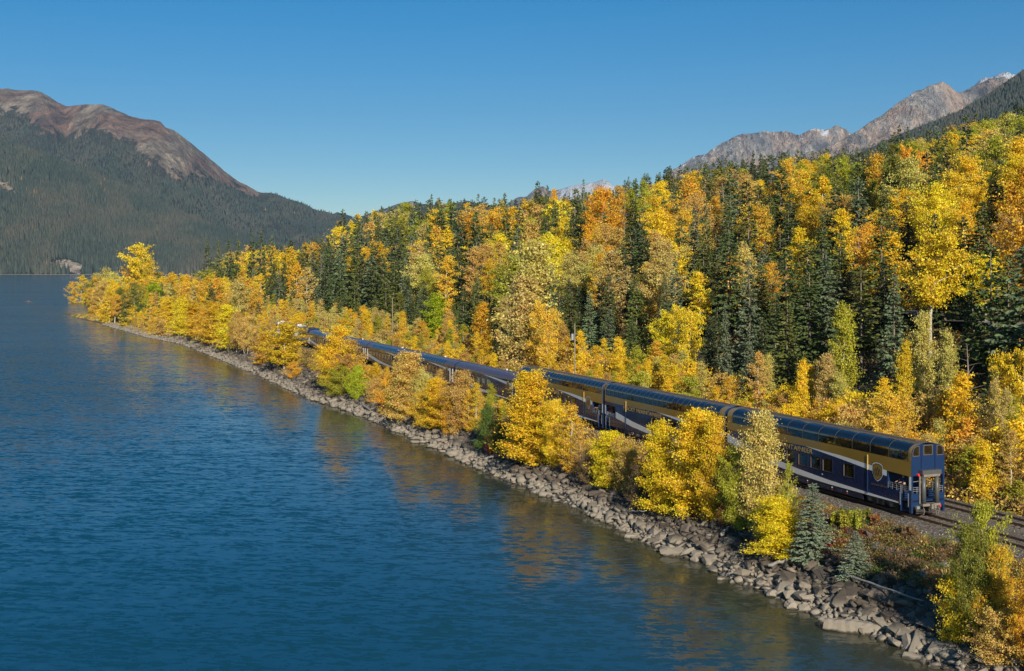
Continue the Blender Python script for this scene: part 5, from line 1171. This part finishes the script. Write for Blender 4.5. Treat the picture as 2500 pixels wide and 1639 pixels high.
def kinds_hill(x, y, s, p, r):
    dark = wob(x, y, 70) + .35 * wob(x + 50, y, 22); warm = wob(x - 300, y, 90)
    con = .33 + .42 * dark + (.30 if s > 230 and p > 24 else 0) + (.16 if (60 > p > 20 and s < 120) else 0)
    if r.random() < con: k = 'spruce' if r.random() < .7 else 'pine'; tint = r.choice(['spruce', 'dark', 'blue', 'pine', 'spruce', 'pine'])
    else:
        k = r.choice(['aspen', 'aspen', 'aspen', 'oval', 'cone', 'col', 'oval']); base = ['gold', 'amber', 'tan', 'orange', 'gold', 'tan', 'bright'] if warm > .15 else (['ygreen', 'pale', 'olive', 'gold', 'ygreen', 'straw'] if warm < -.12 else ['gold', 'amber', 'pale', 'tan', 'straw', 'bright', 'ygreen', 'olive', 'gold']); tint = r.choice(base)
    hgt = r.uniform(9, 17) if k in ('spruce', 'pine') else r.uniform(10.5, 17)
    hgt *= 1 + .25 * smooth(200, 500, y) + (.0 if p > 30 else -.25)
    return k, hgt, tint
def kinds_brush(x, y, s, p, r):
    t = r.choice(['dusty', 'tan', 'gold', 'straw', 'gold', 'amber', 'gold', 'ygreen', 'pale', 'amber']); k = r.choice(['bush', 'bush', 'bush', 'cone', 'col'])
    hgt = (r.uniform(2.2, 4.6) if k == 'bush' else r.uniform(3.5, 7)) * (.85 + .40 * smooth(11, 18, p)); return k, hgt, t
def kinds_point(x, y, s, p, r):
    k = r.choice(['aspen', 'oval', 'cone', 'spruce', 'bush', 'col']); t = r.choice(['gold', 'amber', 'pale', 'gold', 'olive', 'tan']) if k != 'spruce' else 'pine'
    return k, r.uniform(4, 9) if k == 'bush' else r.uniform(9, 17), t
def kinds_shore(x, y, s, p, r):
    t = r.choice(['dusty', 'gold', 'amber', 'brown', 'tan', 'ygreen', 'gold']); k = r.choice(['bush', 'bush', 'cone', 'cone']); return k, r.uniform(1.2, 2.6) if k == 'bush' else r.uniform(2.5, 4.2), t
def kinds_belt(x, y, s, p, r):
    t = r.choice(['amber', 'tan', 'dusty', 'gold', 'amber', 'tan', 'ygreen']); k = r.choice(['bush', 'cone', 'oval', 'bush', 'col']); return k, r.uniform(2, 3.6) if k == 'bush' else r.uniform(3.5, 6), t
add_cands(9000, -60, 620, 20, 215, kinds_hill, 3.3); add_cands(3000, -30, 620, 9.3, 21, kinds_brush, 1.9)
add_cands(700, 330, 640, -34, 10, kinds_point, 3.2); add_cands(900, 60, 480, -9.5, -4.8, kinds_shore, 1.9); add_cands(700, 275, 520, -24, 10, kinds_belt, 2.5)
cand.sort(key=lambda c: c[0]); kept = []
cells = {}
def far_enough(x, y, d):
    ci, cj = int(x // 5), int(y // 5)
    for i in range(ci - 1, ci + 2):
        for j in range(cj - 1, cj + 2):
            for (a, b_) in cells.get((i, j), ()):
                if (a - x) ** 2 + (b_ - y) ** 2 < d * d: return False
    return True
for x, y, rad in placed: cells.setdefault((int(x // 5), int(y // 5)), []).append((x, y))
for x0_, x1_, y0_, y1_ in ((2130, 2205, 1030, 1200),): zbuf[y0_//4:y1_//4, x0_//4:x1_//4] = True
kx = [(k[1], k[3]) for k in KEY]
pr = np.random.default_rng(9); counts = {}; LIM = dict(spruce=296, pine=296, aspen=290, oval=290, cone=270, col=280, bush=294)
WDT = dict(cone=.50, oval=.52, aspen=.46, col=.32, bush=.9, spruce=.36, pine=.38)
keyboxes = []
for k in KEY: keyboxes.append((k[1] - k[4] * .35, k[1] + k[4] * .35, k[3] + 8, k[2], None))
drop_far = 0
for Yc, Xc, s, p, xd, kf, mind in cand:
    k, h, tint = kf(Xc, Yc, s, p, pr); k = str(k); tint = str(tint)
    if not far_enough(Xc, Yc, mind * (1 + Yc / 900) * (1.0 if k in ('spruce', 'pine') or kf is not kinds_hill else 1.45)): continue
    z = float(ground(Xc, Yc)); d = p - float(p_shore(s))
    if d < (4.5 if kf is not kinds_point else 3.5): continue
    if kf is kinds_shore and d < 5.2: continue
    
    yb = to_px(Xc, Yc, z)[1]; yt = to_px(Xc, Yc, z + h)[1]; lim = float(np.interp(xd, skx, sky_)) + pr.uniform(-4, 16) - (18 * pr.random() if k in ('spruce', 'pine') and not 1180 < xd < 1450 else 0)
    if yt < lim:
        h2 = (CH + px_t(lim) * Yc) - z
        if h2 < h * .45 or h2 < 2.5: continue
        h = h2; yt = lim
    # keep the train and the pixels of trees read off the photo free of stray crowns in front
    ln_top = 0
    if p < -4 and kf is kinds_shore:
        zt = to_px(Xc, Yc, z + h)[1]; rx, ry = xy(s, 0)
        if 1690 < xd or 698 < xd < 752: continue
    w = WDT[k] * h * K ** -1 * F / Yc * 1.0
    vis = cover(xd, yt, yb, w, .8, True); area = max(1, w * .8 / 4 * (yb - yt) / 4)
    if vis < max(3, .10 * area): continue
    if counts.get(k, 0) >= LIM[k]: drop_far += 1; continue
    cover(xd, yt, yb, w, .62, False, k in ('spruce', 'pine', 'cone')); cells.setdefault((int(Xc // 5), int(Yc // 5)), []).append((Xc, Yc)); counts[k] = counts.get(k, 0) + 1
    kept.append((Yc, Xc, s, p, xd, k, h, tint, z, vis))
print('TREES kept', len(kept), counts, 'over the limit', drop_far)
def where(s, p, xd, kf):
    if p < -4: return 'on the far point' if s > 400 else ('on the narrow bank before the locomotives' if s > 190 else ('on the bank before the coaches' if s > 80 else 'on the bank before the dome carriages'))
    if s > 290 and p < 12: return 'on the low ground beyond the locomotives'
    a = ('behind the rear carriage', 'behind the second carriage', 'behind the third carriage', 'behind the maroon roofed coach', 'behind the front coaches', 'behind the locomotives')[min(5, max(0, int(np.searchsorted([-1800, -1480, -1265, -1105, -800], -xd * K))))]
    if xd * K > 2230: a = 'right of the train rear'
    b = 'beside the track' if p < 21 else ('low on the slope' if p < 42 else ('halfway up the slope' if p < 75 else ('high on the slope' if p < 120 else 'near the skyline')))
    return b + ' ' + a
NOUN = dict(cone='cottonwood', oval='poplar', aspen='aspen', col='birch', bush='willow bush', spruce='spruce', pine='pine')
rows = {}
for t in kept:
    Yc, Xc, s, p, xd, k, h, tint, z, vis = t; big_ = 'tall' if h > (13 if k != 'bush' else 3.8) else ('small' if h < (8.5 if k != 'bush' else 2.6) else 'medium')
    rows.setdefault((big_, WORD[tint], NOUN[k], where(s, p, xd, None)), []).append(t)
ORD = ['', 'second', 'third', 'fourth', 'fifth', 'sixth', 'seventh', 'eighth', 'ninth', 'tenth', 'eleventh', 'twelfth', 'thirteenth', 'fourteenth', 'fifteenth']
for (a, c, nn_, w_), lst in rows.items():
    lst.sort(key=lambda t: t[4]); w_ = w_.replace('on the low ground beyond', 'beyond') if len(w_.split()) > 7 else w_
    for i, t in enumerate(lst):
        Yc, Xc, s, p, xd, k, h, tint, z, vis = t; n_ = len(lst)
        if n_ == 1: lab = f'{a} {c} {nn_} {w_}'
        elif i == 0: lab = f'leftmost {a} {c} {nn_} {w_}'
        elif i == n_ - 1: lab = f'rightmost {a} {c} {nn_} {w_}'
        elif i < 15: lab = f'{ORD[i]} from left {a} {c} {nn_} {w_}'
        elif n_ - 1 - i < 15: lab = f'{ORD[n_ - 1 - i]} from right {a} {c} {nn_} {w_}'
        else: lab = f'{a} {c} {nn_} {w_}'
        lod = 'near' if (Yc < 150 and k in ('bush', 'cone', 'oval')) else ('mid' if Yc < 330 else 'far')
        if lod == 'near' and p > 9: lod = 'mid'
        add_tree(f'{lod}_{k}', Xc, Yc, h, None, tint, lab, {'bush': 'willow bushes', 'spruce': 'spruces in the forest', 'pine': 'pines in the forest'}.get(k, NOUN[k] + 's in the forest'), z)

# undergrowth that nobody could count: twiggy brush and leaf litter clumps
def scatter_stuff(name, label, protos_, pts, scl_, tints, ):
    col = bpy.data.collections.new(name + '_models')
    for q, me in enumerate(protos_): col.objects.link(bpy.data.objects.new(f'{name}_model_{q}', me))
    n = len(pts); me = bpy.data.meshes.new(name); me.vertices.add(n); me.vertices.foreach_set('co', np.asarray(pts, np.float32).ravel())
    for nm, ty, dt, key in (('tint', 'FLOAT_VECTOR', tints, 'vector'), ('sc', 'FLOAT_VECTOR', scl_, 'vector')):
        at = me.attributes.new(nm, ty, 'POINT'); at.data.foreach_set(key, np.asarray(dt, np.float32).ravel())
    o = new_obj(name, me); ng = bpy.data.node_groups.new(name, 'GeometryNodeTree')
    ng.interface.new_socket('Geometry', in_out='INPUT', socket_type='NodeSocketGeometry'); ng.interface.new_socket('Geometry', in_out='OUTPUT', socket_type='NodeSocketGeometry')
    N = ng.nodes.new; gi = N('NodeGroupInput'); go = N('NodeGroupOutput'); ip = N('GeometryNodeInstanceOnPoints'); ci = N('GeometryNodeCollectionInfo')
    ci.inputs[0].default_value = col; ci.inputs['Separate Children'].default_value = True; ci.inputs['Reset Children'].default_value = True; ip.inputs['Pick Instance'].default_value = True
    rv = N('FunctionNodeRandomValue'); rv.data_type = 'FLOAT_VECTOR'; rv.inputs[0].default_value = (-.1, -.1, 0); rv.inputs[1].default_value = (.1, .1, 6.28)
    na = N('GeometryNodeInputNamedAttribute'); na.data_type = 'FLOAT_VECTOR'; na.inputs[0].default_value = 'sc'
    Lk = ng.links.new; Lk(gi.outputs[0], ip.inputs['Points']); Lk(ci.outputs[0], ip.inputs['Instance']); Lk(rv.outputs[0], ip.inputs['Rotation']); Lk(na.outputs[0], ip.inputs['Scale']); Lk(ip.outputs[0], go.inputs[0])
    md = o.modifiers.new('scatter', 'NODES'); md.node_group = ng; tag(o, label, None, None, 'stuff'); return o
def tuft(seed, kind):
    t = TB(seed); r = t.r
    if kind == 'twig':
        for i in range(16):
            a = r.uniform(0, 6.28); l = r.uniform(.5, 1.1); t.w.tube([(0, 0, 0), (l*.35*math.cos(a), l*.35*math.sin(a), l*.6), (l*.6*math.cos(a+.3), l*.6*math.sin(a+.3), l)], [.014, .01, .004], 3, caps=False)
        C = r.normal(size=(150, 3)) * np.array([.38, .38, .24]) + np.array([0, 0, .6]); t.leaves(C, .11, .3)
    else:
        C = r.normal(size=(150, 3)) * np.array([.3, .3, 0]) + np.array([0, 0, .22]); n = len(C); hh = r.uniform(.35, 1.0, n); d = r.normal(0, .25, (n, 3)); d[:, 2] = 1; w_ = r.normal(size=(n, 3)) * .03; w_[:, 2] = 0
        b0 = C.copy(); b0[:, 2] = 0; t.L.append(np.stack([b0 - w_, b0 + w_, b0 + w_ * .4 + d * hh[:, None], b0 - w_ * .4 + d * hh[:, None]], 1)); t.w.tube([(0, 0, -.05), (0, 0, .1)], .01, 3, caps=False)
    return t.finish('tuft', M['bark_grey'], M['leaf'], False)[0]
q = np.random.default_rng(31)
def pts_in(n, s0, s1, p0, p1, dmin=4.0, bias=1.0):
    s = s0 + (s1 - s0) * q.random(n) ** bias; p = q.uniform(p0, p1, n); X, Y = xy(s, p); d = p - p_shore(s); ok = (d > dmin) & (Y > 55); xd = (CX + F * X / np.maximum(Y, 1)) / K; ok &= (xd > -40) & (xd < 2440)
    X, Y = X[ok], Y[ok]; return np.stack([X, Y, ground(X, Y) - .03], 1), s[ok], p[ok]
def mk(n, *a, hs=(1, 2), names=('dusty',), **k):
    pt, s, p = pts_in(n, *a, **k); c = np.array([T[x] for x in q.choice(names, len(pt))]) * q.uniform(.7, 1.2, (len(pt), 1)); h = q.uniform(*hs, len(pt)); w = h * q.uniform(.8, 1.4, len(pt)); return pt, np.stack([w, w, h], 1), c
sets = [mk(4200, 20, 520, -9.2, -4.6, dmin=5.0, bias=1.3, hs=(.5, 1.5), names=('dusty', 'brown', 'tan', 'olive', 'gold', 'rust')),
        mk(1100, -26, 24, -9.4, -4.4, dmin=4.4, hs=(.3, .85), names=('brown', 'rust', 'brown', 'crimson', 'olive', 'green', 'brown', 'dusty')),
        mk(8000, -30, 420, 9.2, 24, bias=1.3, hs=(.7, 2.0), names=('dusty', 'tan', 'straw', 'brown', 'olive', 'amber')),
        mk(9000, -50, 300, 22, 110, hs=(.8, 2.2), names=('olive', 'green', 'dusty', 'spruce', 'brown'))]
scatter_stuff('undergrowth', 'twiggy autumn brush filling the ground between the trees', [tuft(200 + k, 'twig') for k in range(5)], np.concatenate([a[0] for a in sets]), np.concatenate([a[1] for a in sets]), np.concatenate([a[2] for a in sets]))
sets = [mk(2600, 260, 560, -46, -5, dmin=1.5, hs=(.4, .9), names=('straw', 'tan', 'olive')), mk(1700, -20, 60, 8.6, 12, hs=(.3, .7), names=('straw', 'tan', 'ygreen')), mk(1100, -24, 34, -8.0, -3.7, dmin=4.2, hs=(.25, .7), names=('straw', 'olive', 'brown', 'green', 'brown'))]
scatter_stuff('dry_grass', 'dry straw coloured grass on the point and beside the tracks', [tuft(220 + k, 'grass') for k in range(3)], np.concatenate([a[0] for a in sets]), np.concatenate([a[1] for a in sets]), np.concatenate([a[2] for a in sets]))
# the woods go on beyond the right edge of the picture
def woods(name, label, lib, n, tints, seed, mind):
    g = np.random.default_rng(seed); s = g.uniform(-150, 330, n); p = g.uniform(10, 260, n); X, Y = xy(s, p); xd = (CX + F * X / np.maximum(Y, 1)) / K; ok = ((Y < 12) | (xd > 2455)) & (p > 10)
    X, Y, p = X[ok], Y[ok], p[ok]; c = np.array([T[x] for x in g.choice(tints, len(X))]) * g.uniform(.85, 1.1, (len(X), 1)); h = g.uniform(.5, 1.05, len(X)) * (1 - .45 * (p < 22)); w = h * g.uniform(.9, 1.3, len(X))
    scatter_stuff(name, label, [l[0][0] for l in P[lib]], np.stack([X, Y, ground(X, Y)], 1), np.stack([w, w, h], 1), c)
woods('autumn_woods', 'yellow woods carrying on beyond the right edge', 'far_oval', 1700, ['gold', 'amber', 'tan', 'ygreen', 'straw', 'bright'], 71, 4)
woods('aspen_woods', 'aspen woods carrying on beyond the right edge', 'far_aspen', 1100, ['gold', 'amber', 'pale', 'ygreen'], 72, 4)
woods('conifer_woods', 'spruce woods carrying on beyond the right edge', 'far_spruce', 1900, ['spruce', 'dark', 'pine', 'blue'], 73, 4)
# goldenrod stalks on the bank before the rear carriage
def stalks(xd, yd, n, hgt, tint, label, spread=1.0):
    x, y, z = ray_ground(xd, yd); t = TB(xd); r = t.r
    for i in range(n):
        ox, oy = r.normal(0, spread * .45), r.normal(0, .35); h = hgt * r.uniform(.7, 1.05); t.w.tube([(ox, oy, -.1), (ox + r.normal(0, .05), oy, h)], [.02, .008], 4, caps=False)
        m = 120; f = r.uniform(.25, 1.0, m); C = np.stack([ox + r.normal(0, .09, m), oy + r.normal(0, .09, m), h * f], 1); t.leaves(C, .13, .2)
    w_, l_ = t.finish('stalks', M['bark_grey'], M['leaf']); e = empty('goldenrod_plant', (x, y, z)); new_obj('stem', w_, e); c = new_obj('foliage', l_, e); c['tint'] = jit(T[tint]); tag(e, label, 'plant', 'plants on the bank')
stalks(1944, 1240, 3, 1.6, 'ygreen', 'leftmost upright yellow green stalks below the rear carriage', .3)
stalks(1962, 1245, 7, 1.9, 'ygreen', 'middle clump of upright yellow green stalks below the rear carriage', .55)
stalks(1985, 1240, 6, 2.0, 'ygreen', 'tallest clump of yellow green stalks below the rear carriage', .5)
stalks(2010, 1222, 7, 1.1, 'olive', 'short olive stalks right of the tallest clump', .6)
stalks(2035, 1228, 8, .9, 'rust', 'rusty stalks next to the ballast', .7)
stalks(2110, 1255, 8, 1.0, 'brown', 'dark brown stalks below the rear steps', .7)
stalks(1930, 1285, 7, .8, 'crimson', 'dark crimson low stalks above the rocks', .8)
stalks(1955, 1280, 6, .8, 'rust', 'rusty low stalks left of the small spruce', .7)

# ------------------------------------------------------------------ poles, road, boat
def pole(xd, yt, p, label, r0=.15, mat=None, yb=None):
    u = px_u(xd)
    if yb: x, y, z = ray_ground(xd, yb)
    else: y = (p + OX * EP[0] + OY * EP[1]) / (EP[0] * u + EP[1]); x = u * y; z = float(ground(x, y))
    h = CH + px_t(yt) * y - z; e = empty('utility_pole', (x, y, z)); b = MB(); b.tube([(0, 0, -.5), (0, 0, h)], [r0, r0 * .75], 8); b.build('post', mat, e, True); tag(e, label, 'pole', 'poles beside the railway'); return e, h
M['pole'] = plain('weathered_pole_wood', (.26, .18, .12), .8, 0, .15); M['pole_w'] = plain('bleached_pole_wood', (.24, .20, .15), .8)
pole(912, 692, 11.5, 'reddish bare pole standing among trees above the coach roofs', .11, M['pole'])
pole(446, 628, 12, 'left one of two pale poles beyond the locomotives', .12, M['pole_w']); pole(466, 640, 10, 'right one of two pale poles beyond the locomotives', .12, M['pole_w'])
e, h = pole(1336, 752, 11.5, 'pale pole with white transformer behind the third carriage', .10, M['pole_w'])
b = MB(); b.tube([(-.35, 0, h - 2.4), (-.35, 0, h - 1.5)], .24, 10); b.build('transformer', M['steel'], e); 
rs = axis([(-60, 420, 4)]); rp = np.array([43.0, 46.5, 50.0]); Sr, Pr = np.meshgrid(rs, rp, indexing='ij'); Pr = Pr + 3 * np.sin(Sr / 60); RX, RY = xy(Sr, Pr); RZz = ground(RX, RY).max(axis=1, keepdims=True) + .35 + 0 * Pr
tag(new_obj('road', grid_mesh('road', RX, RY, RZz, [plain('pale_asphalt', (.22, .21, .20), .85)])), 'grey road glimpsed through the trees on the slope', None, None, 'structure')
ky = F * CH / (702 * K - YH); kxw = px_u(66) * ky; ke = empty('kayak', (kxw, ky, 0), .1); tag(ke, 'tiny kayak out on the lake left of the point', 'kayak')
bm = bmesh.new(); prf = [(-2.3, .03, .22), (-1.6, .2, .16), (-.7, .32, .13), (.7, .32, .13), (1.6, .2, .16), (2.3, .03, .22)]; rr_ = []
for x, w, z in prf: rr_.append([bm.verts.new((x, -w, z)), bm.verts.new((x, -w*.5, -.06)), bm.verts.new((x, w*.5, -.06)), bm.verts.new((x, w, z)), bm.verts.new((x, 0, z + .1))])
for i in range(5):
    for j in range(5): bm.faces.new((rr_[i][j], rr_[i][(j+1) % 5], rr_[i+1][(j+1) % 5], rr_[i+1][j]))
bm.faces.new(rr_[0]); bm.faces.new(rr_[-1][::-1]); me = bpy.data.meshes.new('hull'); bm.to_mesh(me); bm.free(); me.materials.append(plain('brown_kayak', (.25, .12, .07), .4)); new_obj('hull', me, ke)
person((kxw, ky, -.70), .1, 'paddler in light top sitting in the kayak', cloth_white, denim)

# ------------------------------------------------------------------ air
hm = bpy.data.materials.new('haze_air'); hm.use_nodes = True; hn = hm.node_tree; hn.nodes.clear(); ho = hn.nodes.new('ShaderNodeOutputMaterial'); pv = hn.nodes.new('ShaderNodeVolumePrincipled')
pv.inputs['Density'].default_value = 3.8e-5; pv.inputs['Color'].default_value = (.50, .74, 1.0, 1); pv.inputs['Anisotropy'].default_value = .2; hn.links.new(pv.outputs[0], ho.inputs['Volume'])
b = MB(); b.box(-13500, 13500, -1400, 13500, -40, 1700); o = b.build('haze', hm); o['kind'] = 'stuff'; o['label'] = 'thin blue air haze over the valley'
